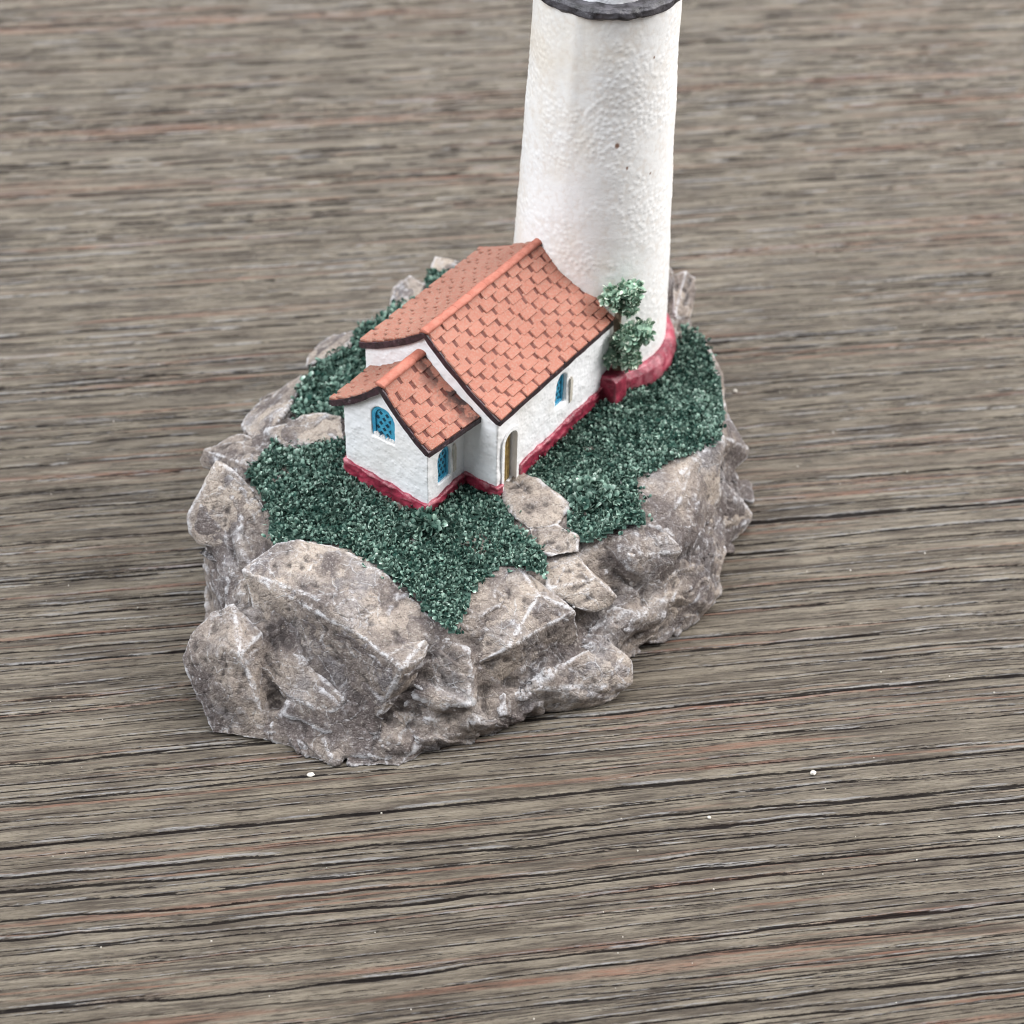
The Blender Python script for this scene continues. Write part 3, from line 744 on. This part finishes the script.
# main cottage numbers: (v, z) gable
VR, ZR = -0.85, 5.46
VE_R, VE_L, ZE, ZEL = 0.77, -2.34, 4.25, 4.56
def rprof(v, vr, zr, ve, ze, sag):
    t = abs((v - vr) / (ve - vr)); return zr + (ze - zr) * t - sag * 4 * t * (1 - t) * 0.5

def gable(vr, zr, vl, vR, zel, zer, sag, zb, drop):
    top = []
    for k in range(0, 9): v = vR + (vr - vR) * k / 8; top.append((v, rprof(v, vr, zr, vR, zer, sag) - drop))
    for k in range(1, 9): v = vr + (vl - vr) * k / 8; top.append((v, rprof(v, vr, zr, vl, zel, sag) - drop))
    return [(vl, zb), (vR, zb)] + top

cottage = wall('cottage', gable(VR, ZR, -2.26, 0.735, ZEL + .03, ZE + .03, 0.16, 1.95, 0.10), 1.10, 4.85,
               [('side', 1.50, 2.40, 0.42, 1.30, 0.17), ('side', 3.18, 3.16, 0.36, 0.74, 0.14)], fig, 3.0)
annex = wall('annex', gable(-0.95, 4.95, -1.90, 0.0, 4.06, 3.98, 0.12, 1.95, 0.09), 0.0, 1.18,
             [('front', -1.00, 3.60, 0.52, 0.74, 0.09), ('side', 0.50, 2.82, 0.38, 0.76, 0.11)], fig, 8.0)

def roof(parent, uF, uB, vr, zr, ve, ze, sag, rows, pitch, mat, seed, stain_u=None, uB_fn=None, flare=0.0):
    """one slope of overlapping tiles; every tile is a small bevelled slab"""
    r = np.random.RandomState(seed); V, Fc, gap, st = [], [], [], []
    sgn = 1 if ve > vr else -1
    def pt(t): v = vr + (ve - vr) * t; return np.array([v, rprof(v, vr, zr, ve, ze, sag)])
    def frame(t):
        a, b = pt(max(0, t - .02)), pt(min(1.04, t + .02)); d = (b - a) / np.linalg.norm(b - a)
        return pt(t), d, np.array([-d[1], d[0]]) * sgn
    # bed under the tiles
    nb = 20; b0 = len(V)
    for k in range(nb + 1):
        p, d, n = frame(k / nb); ub = uB if uB_fn is None else uB_fn(k / nb)
        for u in (uF + 0.02, ub):
            for off in (0.012, -0.05): q = p + n * off; V.append((u, q[0], q[1])); gap.append(1.0); st.append(0)
    for k in range(nb):
        a = b0 + 4 * k; b = a + 4
        Fc += [(a, a + 2, b + 2, b), (a + 1, b + 1, b + 3, a + 3), (a, b, b + 1, a + 1), (a + 2, a + 3, b + 3, b + 2)]
    Fc += [(b0, b0 + 1, b0 + 3, b0 + 2), (b0 + 4 * nb, b0 + 4 * nb + 2, b0 + 4 * nb + 3, b0 + 4 * nb + 1)]
    for i in range(rows):
        t0, t1 = i / rows, (i + 1) / rows + 0.16 / rows
        t1 = min(t1, 1.015)
        ub = uB if uB_fn is None else uB_fn((t0 + t1) / 2)
        u = uF - (pitch * 0.5 if i % 2 else 0.0) + r.uniform(-.02, .02)
        while u < ub - 0.06:
            w = pitch * r.uniform(0.92, 1.08); g = 0.052 + r.uniform(-.010, .014)
            a, b = max(u + g / 2, uF), min(u + w - g / 2, ub)
            if b - a > 0.07:
                lift0, lift1 = 0.020 + r.uniform(-.006, .006), 0.040 + r.uniform(-.012, .012)
                skew = r.uniform(-.012, .012); bv = 0.016
                base = len(V)
                for tt, lf, du in ((t0, lift0, 0), (t1, lift1, skew)):
                    p, d, n = frame(tt)
                    for (uu, off) in ((a + du, -0.01), (a + du, lf - bv), (a + bv + du, lf), (b - bv + du, lf), (b + du, lf - bv), (b + du, -0.01)):
                        q = p + n * off + (d * (-bv if tt == t0 else 0)); V.append((uu, q[0], q[1]))
                        gap.append(0.55 if off < 0 else 0.0)
                        st.append(0 if stain_u is None else float(sstep(stain_u - .55, stain_u - 0.05, uu)))
                # rounded lower lip
                p, d, n = frame(t1)
                for (uu, off) in ((a + skew, -0.01), (a + skew + bv, lift1 - 2.0 * bv), (b + skew - bv, lift1 - 2.0 * bv), (b + skew, -0.01)):
                    q = p + n * off + d * bv; V.append((uu, q[0], q[1])); gap.append(0.35 if off < 0 else 0.05); st.append(0 if stain_u is None else float(sstep(stain_u - .55, stain_u - 0.05, uu)))
                for k in range(5): Fc.append((base + k, base + k + 1, base + 7 + k, base + 6 + k))
                L = base + 12
                Fc += [(base + 6, base + 7, L + 1, L), (base + 7, base + 8, L + 1), (base + 8, base + 9, L + 2, L + 1), (base + 9, base + 10, L + 2), (base + 10, base + 11, L + 3, L + 2)]
                Fc.append((base + 5, base + 4, base + 3, base + 2, base + 1, base))
            u += w
    W = np.array(V); W = W + 0.010 * np.stack([gnoise(W * 3 + seed), gnoise(W * 3 + seed + 9), gnoise(W * 3 + seed + 19)], 1)
    fl_ = np.clip((W[:, 1] - vr) / (ve - vr), 0, 1.05) * np.clip((W[:, 0] - uF) / (uB - uF), 0, 1); W[:, 1] += flare * fl_; W[:, 2] += .62 * flare * fl_
    Fc2 = fix_normals(W, Fc)
    return build('roof', H(W), Fc2, M[mat], parent, dict(gap=gap, stain=st), smooth=False)

def ridge(parent, uF, uB, vr, zr, seed, rad=0.07, seg=0.42):
    r = np.random.RandomState(seed); V, Fc = [], []; u = uF; m = 9
    while u < uB - 0.03:
        e = min(u + seg * r.uniform(.9, 1.15), uB); b = len(V); rr = rad * r.uniform(.94, 1.06)
        sec = [(u + .0, .93), (u + .02, 1.0), (e - .02, 1.04), (e - 0.0, .97)]
        for uu, k in sec:
            for j in range(m):
                a = -0.35 + (math.pi + 0.7) * j / (m - 1)
                V.append((uu, vr + rr * 1.3 * k * math.cos(a), zr - 0.035 + 0.72 * rr * k * math.sin(a)))
        for s in range(3):
            for j in range(m - 1): Fc.append((b + s * m + j, b + s * m + j + 1, b + (s + 1) * m + j + 1, b + (s + 1) * m + j))
        Fc += [tuple(b + j for j in range(m)), tuple(b + 3 * m + j for j in range(m - 1, -1, -1))]
        u = e
    W = np.array(V); W += 0.014 * np.stack([gnoise(W * 2.5 + seed), gnoise(W * 2.5 + seed + 9), gnoise(W * 2.5 + seed + 19)], 1)
    return build('ridge_cap', H(W), fix_normals(W, Fc), M['ridge'], parent, smooth=True)

def roof_edge(parent, uF, uB, prof, thick, seed, eaves, flare=0.0):
    """dark painted border under the tiles: the verge at the front and the eaves"""
    V, Fc = [], []
    def strip(path, w, h):
        b = len(V); path = np.array(path)
        for k, p in enumerate(path):
            t = path[min(k + 1, len(path) - 1)] - path[max(k - 1, 0)]; t /= np.linalg.norm(t)
            side = np.cross(t, (0, 0, 1)); side /= np.linalg.norm(side); upn = np.cross(side, t)
            hh = h * (1 + 0.22 * mnoise.noise(Vector((k * .45, seed, 0)))); ww = w * (1 + 0.25 * mnoise.noise(Vector((k * .5, 5, seed))))
            for a, c in ((-1, -1), (1, -1), (1, 1), (-1, 1)): V.append(p + side * a * ww + upn * c * hh)
        for k in range(len(path) - 1):
            for j in range(4): Fc.append((b + 4 * k + j, b + 4 * k + (j + 1) % 4, b + 4 * k + 4 + (j + 1) % 4, b + 4 * k + 4 + j))
        Fc.append((b, b + 1, b + 2, b + 3)); e = b + 4 * (len(path) - 1); Fc.append((e + 3, e + 2, e + 1, e))
    strip([(uF + 0.02, v, z - thick) for v, z in prof], 0.035, 0.062)
    for (v, z) in eaves:
        strip([(u, v, z - thick) for u in np.linspace(uF, uB, 30)], 0.04, 0.058)
    W = np.array(V); fl_ = np.clip((W[:, 1] - AR) / (.07 - AR), 0, 1.2) * np.clip((W[:, 0] - uF) / (uB - uF), 0, 1); W[:, 1] += flare * fl_; W[:, 2] += .62 * flare * fl_
    return build('roof_edge', H(W), fix_normals(W, Fc), M['edge'], parent, smooth=False)

def profile(vl, zl, vr, zr, vR, zR, sag, n=14):
    a = [(v, rprof(v, vr, zr, vl, zl, sag)) for v in np.linspace(vl, vr, n)]
    return a + [(v, rprof(v, vr, zr, vR, zR, sag)) for v in np.linspace(vr, vR, n)[1:]]

# the main roof dies into the round tower
TC = np.array([2.40, 4.14]); TR = 1.58
tu, tv = (TC - A0) @ UU, (TC - A0) @ VV
def hit(v): d = v - tv; return tu - math.sqrt(max(TR * TR - d * d, 0.02)) + 0.12 if abs(d) < TR else 5.2
uBr = lambda t: min(4.85, hit(VR + (VE_R - VR) * t)); uBl = lambda t: min(4.85, hit(VR + (VE_L - VR) * t))
roof(cottage, 1.07, 4.85, VR, ZR, VE_R, ZE, 0.16, 11, 0.40, 'tile', 51, uB_fn=uBr)
roof(cottage, 1.07, 4.85, VR, ZR, VE_L, ZEL, 0.16, 11, 0.40, 'tile2', 52, uB_fn=uBl)
ridge(cottage, 1.05, hit(VR), VR, ZR + .03, 53)
roof_edge(cottage, 1.07, 4.80, profile(VE_L, ZEL, VR, ZR, VE_R, ZE, .16), 0.075, 2.0, [(VE_R, ZE), (VE_L, ZEL)])
FLARE = 0.26
roof(annex, -0.08, 1.12, AR, AZ, 0.07, 3.96, 0.12, 7, 0.40, 'tile', 54, stain_u=1.12, flare=FLARE)
roof(annex, -0.08, 1.12, AR, AZ, -2.12, 4.06, 0.20, 8, 0.40, 'tile2', 55)
ridge(annex, -0.10, 1.12, AR, AZ + .035, 56, 0.085, 0.8)
roof_edge(annex, -0.08, 1.10, profile(-2.12, 4.06, AR, AZ, .07, 3.96, .16), 0.08, 6.0, [(0.07, 3.96), (-2.12, 4.06)], flare=FLARE)

def window(parent, face, c, base, w, h, plane, seed):
    """arched lattice window: pane with diamond holes behind a raised inner arch"""
    V, Fc, mi = [], [], []
    def put(poly, d0, d1, m):
        b = len(V); n = len(poly)
        for d in (d0, d1):
            for a, z in poly:
                V.append((plane + d, c + a, base + z) if face == 'front' else (c + a, plane - d, base + z))
        Fc.append(tuple(b + n + k for k in range(n))); mi.append(m)
        Fc.append(tuple(b + k for k in range(n))[::-1]); mi.append(m)
        for k in range(n): Fc.append((b + k, b + n + k, b + n + (k + 1) % n, b + (k + 1) % n)); mi.append(m)
    put(arch_outline(w, h), 0.0, -0.02, 0)
    o = arch_outline(w, h); inn = [(a * .70, 0.06 + z * .86) for a, z in o]
    # raised rim
    b = len(V); n = len(o)
    for poly, d in ((o, -0.02), (o, -0.050), (inn, -0.050), (inn, -0.02)):
        for a, z in poly: V.append((plane + d, c + a, base + z) if face == 'front' else (c + a, plane - d, base + z))
    for s in range(3):
        for k in range(n): Fc.append((b + s * n + k, b + s * n + (k + 1) % n, b + (s + 1) * n + (k + 1) % n, b + (s + 1) * n + k)); mi.append(0)
    r = np.random.RandomState(seed)
    for iy in range(5):           # dark lozenges of the lattice
        for ix in range(2 + iy % 2):
            a = (ix - (1 + iy % 2) / 2) * w * .27; z = .12 + iy * (h - .22) / 4.6
            if abs(a) > w * .30 * (1 if z < h - w * .4 else .6): continue
            sx, sz = w * .085, .045
            put([(a - sx, z), (a, z - sz), (a + sx, z), (a, z + sz)], -0.021, -0.026 - r.uniform(0, .003), 1)
    if face == 'front':           # white paint slopped over the foot of the lattice
        for k in range(7):
            a0 = -w * .46 + k * w * .132; put([(a0, .0), (a0 + w * .15, .0), (a0 + w * .14, .05 + r.uniform(0, .08)), (a0 + w * .04, .06 + r.uniform(0, .09))], -0.03, -0.055, 2)
    W = np.array(V); W = W + 0.008 * np.stack([gnoise(W * 6 + seed), 0 * W[:, 0], gnoise(W * 6 + seed + 9)], 1)
    return build('window', H(W), Fc, None, parent, smooth=False, mats=[M['blue'], M['navy'], M['white']], mi=mi)
window(annex, 'front', -1.00, 3.60, 0.52, 0.74, 0.075, 61)
window(annex, 'side', 0.50, 2.83, 0.37, 0.74, -0.095, 62)
window(cottage, 'side', 3.18, 3.17, 0.35, 0.72, 0.735 - 0.125, 63)

# door: ochre leaf deep in the niche with stepped cream surround
def door(parent):
    pl = 0.735; V, Fc = [], []
    o = arch_outline(0.36, 1.24)
    n = len(o)
    for d in (0.155, 0.115):
        for a, z in o: V.append((1.50 + a, pl - d, 2.40 + z))
    Fc = [tuple(n + k for k in range(n)), tuple(range(n))[::-1]] + [(k, n + k, n + (k + 1) % n, (k + 1) % n) for k in range(n)]
    dr = build('door', H(V), fix_normals(V, Fc), M['gold'], parent, smooth=False)
    V, Fc = [], []
    for k in range(5):                       # raised boards
        a0, a1 = -.15 + k * .062, -.105 + k * .062; b = len(V); top = 1.24 - .18 + math.sqrt(max(.18 ** 2 - (abs((a0 + a1) / 2)) ** 2, 0)) - .03
        for d in (0.116, 0.092):
            for a, z in ((a0, 0), (a1, 0), (a1, top), (a0, top)): V.append((1.50 + a, pl - d, 2.40 + z))
        Fc += [(b + 4, b + 5, b + 6, b + 7)] + [(b + j, b + 4 + j, b + 4 + (j + 1) % 4, b + (j + 1) % 4) for j in range(4)]
    me = dr.data
    bm = bmesh.new(); bm.from_mesh(me)
    W = H(V) * S; vs = [bm.verts.new(w) for w in W]
    for f in Fc: bm.faces.new([vs[i] for i in f])
    bm.to_mesh(me); bm.free(); me.update()
    # stepped surround
    V, Fc = [], []
    i1 = arch_outline(0.40, 1.28); o1 = arch_outline(0.54, 1.37); i1, o1 = i1[1:] + i1[:1], o1[1:] + o1[:1]
    for poly, d in ((i1, 0.02), (i1, -0.035), (o1, -0.035), (o1, 0.02)):
        for a, z in poly: V.append((1.50 + a, pl - d, 2.40 + z))
    n = len(i1)
    for s in range(3):
        for k in range(n - 1): Fc.append((s * n + k, s * n + k + 1, (s + 1) * n + k + 1, (s + 1) * n + k))
    build('door_surround', H(V), fix_normals(V, Fc), M['white'], parent, smooth=False)
door(cottage)

# raised jambs beside the side windows
def jamb(parent, c, base, h, plane):
    V, Fc = [], []; o = [(.0, 0), (.075, .02), (.085, h * .8), (.05, h), (.0, h * .95)]
    for d in (0.03, -0.035):
        for a, z in o: V.append((c + a, plane - d, base + z))
    n = len(o); Fc = [tuple(n + k for k in range(n)), tuple(range(n))[::-1]] + [(k, n + k, n + (k + 1) % n, (k + 1) % n) for k in range(n)]
    build('window_jamb', H(V), fix_normals(V, Fc), M['cream'], parent, smooth=False)
jamb(annex, 0.74, 2.86, 0.66, 0.0); jamb(cottage, 3.44, 3.08, 0.60, 0.735)

# red baseboards: irregular hand painted plinth
def plinth(name, parent, path, h, t, seed, closed=False):
    """path: (u, v, zbase) polyline; a lumpy square-ish moulding following it"""
    P = np.array(path, float); pts = []
    for a, b in zip(P, P[1:]):
        n = max(2, int(np.linalg.norm(b - a) / 0.05))
        for k in range(n): pts.append(a + (b - a) * k / n)
    pts.append(P[-1]); pts = np.array(pts); V, Fc = [], []
    for k, p in enumerate(pts):
        tg = pts[min(k + 1, len(pts) - 1)] - pts[max(k - 1, 0)]; tg[2] = 0; tg /= np.linalg.norm(tg)
        nn = np.array([tg[1], -tg[0], 0])
        q = np.array([k * .22, seed, 0.0])
        j1, j2 = mnoise.noise(Vector(q)) * .03, mnoise.noise(Vector(q + 40)) * .035
        for a, z in ((-.06, -.25), (t + .03 + j1, -.25), (t + .035 + j1, h * .45), (t + j1, h * .86 + j2), (t * .55, h + j2), (-.06, h + j2)):
            V.append(p + nn * a + np.array([0, 0, z]))
    m = 6
    for k in range(len(pts) - 1):
        for j in range(m): Fc.append((k * m + j, k * m + (j + 1) % m, (k + 1) * m + (j + 1) % m, (k + 1) * m + j))
    Fc += [tuple(range(m)), tuple((len(pts) - 1) * m + j for j in range(m))[::-1]]
    W, fl, E = evaluated(V, fix_normals(V, Fc), [('REMESH', dict(mode='VOXEL', voxel_size=0.028))])
    W = 0.5 * W + 0.5 * nbmean(W, E); N = normals(W, fl)
    W = W + N * (0.034 * fbm(W * np.array([3.5, 3.5, 9]) + seed, 4))[:, None]
    k2 = curvature(W, fl, E, 3); a, b = np.percentile(-k2, (70, 97))
    return build(name, H(W) if parent is not tower else W, fl, M['red'], parent, dict(wear=np.clip((-k2 - a) / (b - a), 0, 1)))
tower = None
zb = 2.30
plinth('baseboard', annex, [(1.12, -1.90, zb + .1), (0.0, -1.90, zb + .08), (0.0, 0.0, zb - .04), (1.06, 0.0, zb)], 0.33, 0.13, 1.0)
plinth('baseboard', cottage, [(1.10, 0.03, zb), (1.10, 0.735, zb), (1.25, 0.735, zb)], 0.33, 0.12, 2.0)
plinth('baseboard', cottage, [(1.80, 0.735, zb + .02), (3.2, 0.735, zb + .06), (4.62, 0.735, zb + .08)], 0.34, 0.13, 3.0)

# red corner block where the baseboard ends
def corner_block():
    V, Fc = prism([(0.70, 2.05), (1.10, 2.05), (1.10, 2.94), (0.98, 3.02), (0.70, 3.0)], 4.58, 5.0); Fc = fix_normals(V, Fc)
    W, fl, E = evaluated(V, Fc, [('REMESH', dict(mode='VOXEL', voxel_size=0.03))])
    for _ in range(3): W = .5 * W + .5 * nbmean(W, E)
    W = W + normals(W, fl) * (0.03 * fbm(W * 3, 4))[:, None]
    k2 = curvature(W, fl, E, 3); a, b = np.percentile(-k2, (75, 98))
    build('corner_block', H(W), fl, M['red'], cottage, dict(wear=.6 * np.clip((-k2 - a) / (b - a), 0, 1)))
corner_block()

# ---------------------------------------------------------------- tower
Z0, Z1 = 2.1, 10.14
R0, R1 = 1.62, 1.30
TLEAN = np.array([0.0, 0.0])
def make_tower():
    nth, nz = 420, 340
    th = np.linspace(-np.pi, np.pi, nth, endpoint=False); zz = np.linspace(Z0, Z1, nz)
    T, Zg = np.meshgrid(th, zz); t = (Zg - Z0) / (Z1 - Z0)
    R = R0 + (R1 - R0) * t + 0.02 * np.sin(t * 5 + 1)
    C = np.stack([np.cos(T), np.sin(T), Zg], -1)
    # soft vertical arris facing the front left, hand made waviness
    for a0, amp in ((-2.02, .022),):
        d = np.abs((T - a0 + np.pi) % (2 * np.pi) - np.pi); R = R + amp * np.exp(-(d / .10) ** 2) * (0.6 + .4 * np.sin(Zg * 1.1 + a0))
    Pn = np.stack([R * C[..., 0], R * C[..., 1], Zg], -1).reshape(-1, 3)
    Rn = 0.020 * fbm(Pn * 0.6, 2) + 0.004 * fbm(Pn * 2.5, 2)
    F1, F2, _, _ = worley(Pn * 10.0)
    dens = sstep(-0.35, 0.25, fbm(Pn * 0.9 + 4, 3))
    b = (1 - sstep(0.1, 0.62, F1)); pit = sstep(.45, .8, F1)
    Rn += 0.0088 * b * (0.2 + .8 * dens)
    R = R + Rn.reshape(R.shape)
    V = np.stack([TC[0] + R * C[..., 0], TC[1] + R * C[..., 1], Zg], -1).reshape(-1, 3)
    i = np.arange(nth * nz).reshape(nz, nth); j = np.roll(i, -1, 1)
    q = np.stack([i[:-1], j[:-1], j[1:], i[1:]], -1).reshape(-1, 4)
    top = len(V); V = np.concatenate([V, [[TC[0], TC[1], Z1], [TC[0], TC[1], Z0]]])
    fl = [tuple(x) for x in q.tolist()] + [(int(i[-1, k]), int(j[-1, k]), top) for k in range(nth)]
    speck = np.zeros(len(V))
    for ang, z, rad in ((-1.37, 7.72, .055), (-1.22, 7.25, .03), (-2.5, 7.1, .03), (-0.85, 7.0, .03), (-0.9, 9.3, .025)):
        r_ = R0 + (R1 - R0) * (z - Z0) / (Z1 - Z0)
        c = np.array([TC[0] + r_ * math.cos(ang), TC[1] + r_ * math.sin(ang), z])
        speck = np.maximum(speck, 1 - sstep(rad * .6, rad * 1.1, np.linalg.norm((V - c) * (1, 1, .8), axis=1)))
    return build('tower', V, fl, M['tower'], fig, dict(pit=np.concatenate([pit, [0, 0]]), speck=speck))
tower = make_tower()

def lathe(name, prof, mat, parent, seed, amp=0.02, n=200, a0=-math.pi, a1=math.pi, wearamp=1.0, sub=6):
    pr = []
    for a, b in zip(prof, prof[1:]):
        for k in range(sub): pr.append((a[0] + (b[0] - a[0]) * k / sub, a[1] + (b[1] - a[1]) * k / sub))
    pr.append(prof[-1]); m = len(pr); full = abs(a1 - a0 - 2 * math.pi) < 1e-6
    th = np.linspace(a0, a1, n, endpoint=not full)
    V = np.array([(r * math.cos(t), r * math.sin(t), z) for t in th for r, z in pr])
    N = V * np.array([1, 1, 0]); N /= np.maximum(np.linalg.norm(N, axis=1), 1e-6)[:, None]
    V = V + N * (amp * fbm(V * 2.4 + seed, 4))[:, None]; V[:, 2] += amp * 0.9 * fbm(V * 2.4 + seed + 30, 4)
    Fc = []
    for i in range(n if full else n - 1):
        for k in range(m - 1):
            a = i * m + k; b = ((i + 1) % n) * m + k; Fc.append((a, b, b + 1, a + 1))
    if not full: Fc += [tuple(range(m)), tuple((n - 1) * m + k for k in range(m))[::-1]]
    V[:, :2] += TC
    w = np.abs(fbm(V * 3 + seed, 3)) * wearamp
    return build(name, V, fix_normals(V, Fc), mat, parent, dict(wear=np.clip(w * 1.3, 0, 1)))
lathe('base_ring', [(1.5, 1.95), (1.85, 1.95), (1.86, 2.47), (1.81, 2.62), (1.72, 2.74), (1.5, 2.76)], M['red'], tower, 71, 0.025, a0=-1.36, a1=2.6)
lathe('gallery', [(1.15, 10.09), (1.30, 10.09), (1.36, 10.14), (1.36, 10.25), (1.31, 10.3), (0.80, 10.3)], M['iron'], tower, 72, 0.042)
lathe('upper_drum', [(1.08, 10.27), (1.06, 10.8), (1.02, 11.4), (0.02, 11.42)], M['white'], tower, 73, 0.015)

# ---------------------------------------------------------------- shrubs
sb = A0 + 5.0 * UU + 1.02 * VV
def on(px, py, off=(0, 0)):
    P = sb + np.array(off); z = vert(px, py, P); return at(px, py, z)
sh = bush('shrub', fig, [(on(613, 298), .20), (on(631, 292, (.05, .05)), .22), (on(628, 308, (.05, 0)), .16), (on(627, 338, (.05, 0)), .27), (on(644, 331, (.1, .05)), .19),
                         (on(610, 355), .20), (on(629, 358, (.02, 0)), .20)], 0.085, 2, density=0.075, seed=81, lift=0.2)
def stem():
    pts = [on(618, 396), on(616, 378), on(619, 350, (-.02, .08)), on(617, 325, (-.02, .1)), on(620, 300, (0, .1))]
    bm = bmesh.new(); vs = []
    for k, p in enumerate(pts):
        rr = .11 - .012 * k
        vs.append([bm.verts.new((p[0] + rr * math.cos(a), p[1] + rr * math.sin(a), p[2])) for a in np.linspace(0, 2 * math.pi, 10, endpoint=False)])
    for a, b in zip(vs, vs[1:]):
        for k in range(10): bm.faces.new((a[k], a[(k + 1) % 10], b[(k + 1) % 10], b[k]))
    bm.faces.new(vs[-1]); bm.verts.index_update()
    V = [tuple(v.co) for v in bm.verts]; Fc = [tuple(v.index for v in f.verts) for f in bm.faces]; bm.free()
    build('stem', V, fix_normals(V, Fc), M['bark'], sh)
stem()
def gp(px, py, dz): return at_t(px, py, dz)
bush('low_shrub', fig, [(gp(590, 492, .12), .27), (gp(605, 501, .08), .24), (gp(583, 504, .08), .20), (gp(600, 486, .08), .18)], 0.10, 2, mat='grass', density=0.08, seed=83, lift=0.10)
bush('low_shrub', fig, [(gp(425, 520, .15), .18), (gp(434, 528, .12), .15), (gp(417, 530, .08), .15)], 0.10, 2, mat='grass', density=0.08, seed=84, lift=0.0)

# ---------------------------------------------------------------- loose bits on the table
def chip(px, py, r, flat, label, cat='crumb', group='crumbs lying on the table', name='crumb', stretch=1.0, ang=0.0):
    bm = bmesh.new(); bmesh.ops.create_icosphere(bm, subdivisions=3, radius=1)
    W = np.array([v.co for v in bm.verts]); f = [tuple(v.index for v in fc.verts) for fc in bm.faces]; bm.free()
    W = W * (1 + .3 * fbm(W * 1.3 + px * .37, 3))[:, None] * np.array([r * stretch, r, r * flat])
    c, s = math.cos(ang), math.sin(ang); W = np.stack([W[:, 0] * c - W[:, 1] * s, W[:, 0] * s + W[:, 1] * c, W[:, 2]], 1)
    P = at(px, py, 0); W[:, 2] -= W[:, 2].min() + 0.006
    o = build(name, W, f, M['chip'], None); o.location = (P[0] * S, P[1] * S, 0)
    tag(o, label, cat, group); return o
chip(311, 775, .042, .35, 'flat oval white paint flake in front of the rock base', stretch=1.7, ang=.1)
chip(813, 774, .050, .7, 'larger white crumb on the right of the table in a dark groove')
chip(709, 818, .032, .7, 'small white crumb on bare wood below the rock base')
chip(735, 392, .045, .7, 'white crumb on the table beside the far right rim of the base')

def dust():
    r = np.random.RandomState(9); V, Fc = [], []
    bm = bmesh.new(); bmesh.ops.create_icosphere(bm, subdivisions=1, radius=1)
    W0 = np.array([v.co for v in bm.verts]); f0 = [tuple(v.index for v in fc.verts) for fc in bm.faces]; bm.free()
    for k in range(300):
        x, y = r.uniform(-13, 14), r.uniform(-10, 18)
        if -5.6 < x < 6.3 and -5.8 < y < 9: continue
        s = r.uniform(.007, .018); b = len(V)
        V += (W0 * s * r.uniform(.6, 1.3, 3) + np.array([x, y, s * .4 - .004])).tolist(); Fc += [tuple(b + i for i in f) for f in f0]
    o = build('dust', V, Fc, M['chip'], None); tag(o, 'tiny pale specks of dust scattered over the table', 'dust', kind='stuff')
dust()

# ---------------------------------------------------------------- light
def area(name, loc, target, size, power, color=(1, 1, 1)):
    l = bpy.data.lights.new(name, 'AREA'); l.shape = 'RECTANGLE'; l.size, l.size_y = size[0] * S, size[1] * S
    l.energy = power; l.color = color
    o = bpy.data.objects.new(name, l); col.objects.link(o)
    o.location = Vector(loc) * S; o.rotation_euler = (Vector(target) - Vector(loc)).to_track_quat('-Z', 'Y').to_euler()
    return o
area('window_light', (95, 15, 75), (0, 1, 2), (55, 65), 21.0, (1.0, 0.985, 0.97))
area('room_light', (-85, -35, 95), (0, 1, 2), (90, 80), 22.0, (0.92, 0.96, 1.0))
area('ceiling_light', (5, 35, 150), (0, 2, 0), (120, 120), 28.0, (0.97, 0.98, 1.0))
area('far_window_light', (-10, 190, 92), (0, 10, 0), (150, 80), 16.0, (0.95, 0.98, 1.0))
w = bpy.data.worlds.new('World'); scene.world = w; w.use_nodes = True
bg = w.node_tree.nodes['Background']; bg.inputs[0].default_value = (0.86, 0.92, 1.0, 1); bg.inputs[1].default_value = 0.20

# ---------------------------------------------------------------- camera
cam = bpy.data.cameras.new('camera'); co = bpy.data.objects.new('camera', cam); col.objects.link(co)
from mathutils import Matrix
Mx = Matrix(((cright[0], cup[0], -fwd[0], CAM[0] * S), (cright[1], cup[1], -fwd[1], CAM[1] * S), (cright[2], cup[2], -fwd[2], CAM[2] * S), (0, 0, 0, 1)))
co.matrix_world = Mx
cam.sensor_width = 36; cam.lens = 36 * F / 1024; cam.clip_start = 0.01; cam.clip_end = 20
cam.dof.use_dof = True; cam.dof.focus_distance = 29.0 * S; cam.dof.aperture_fstop = 24
scene.camera = co
scene.view_settings.view_transform = 'Standard'; scene.view_settings.look = 'None'
scene.view_settings.exposure = 0.1; scene.view_settings.gamma = 1
scene.view_settings.use_curve_mapping = False
scene.cycles.max_bounces = 6
scene.cycles.filter_width = 1.0
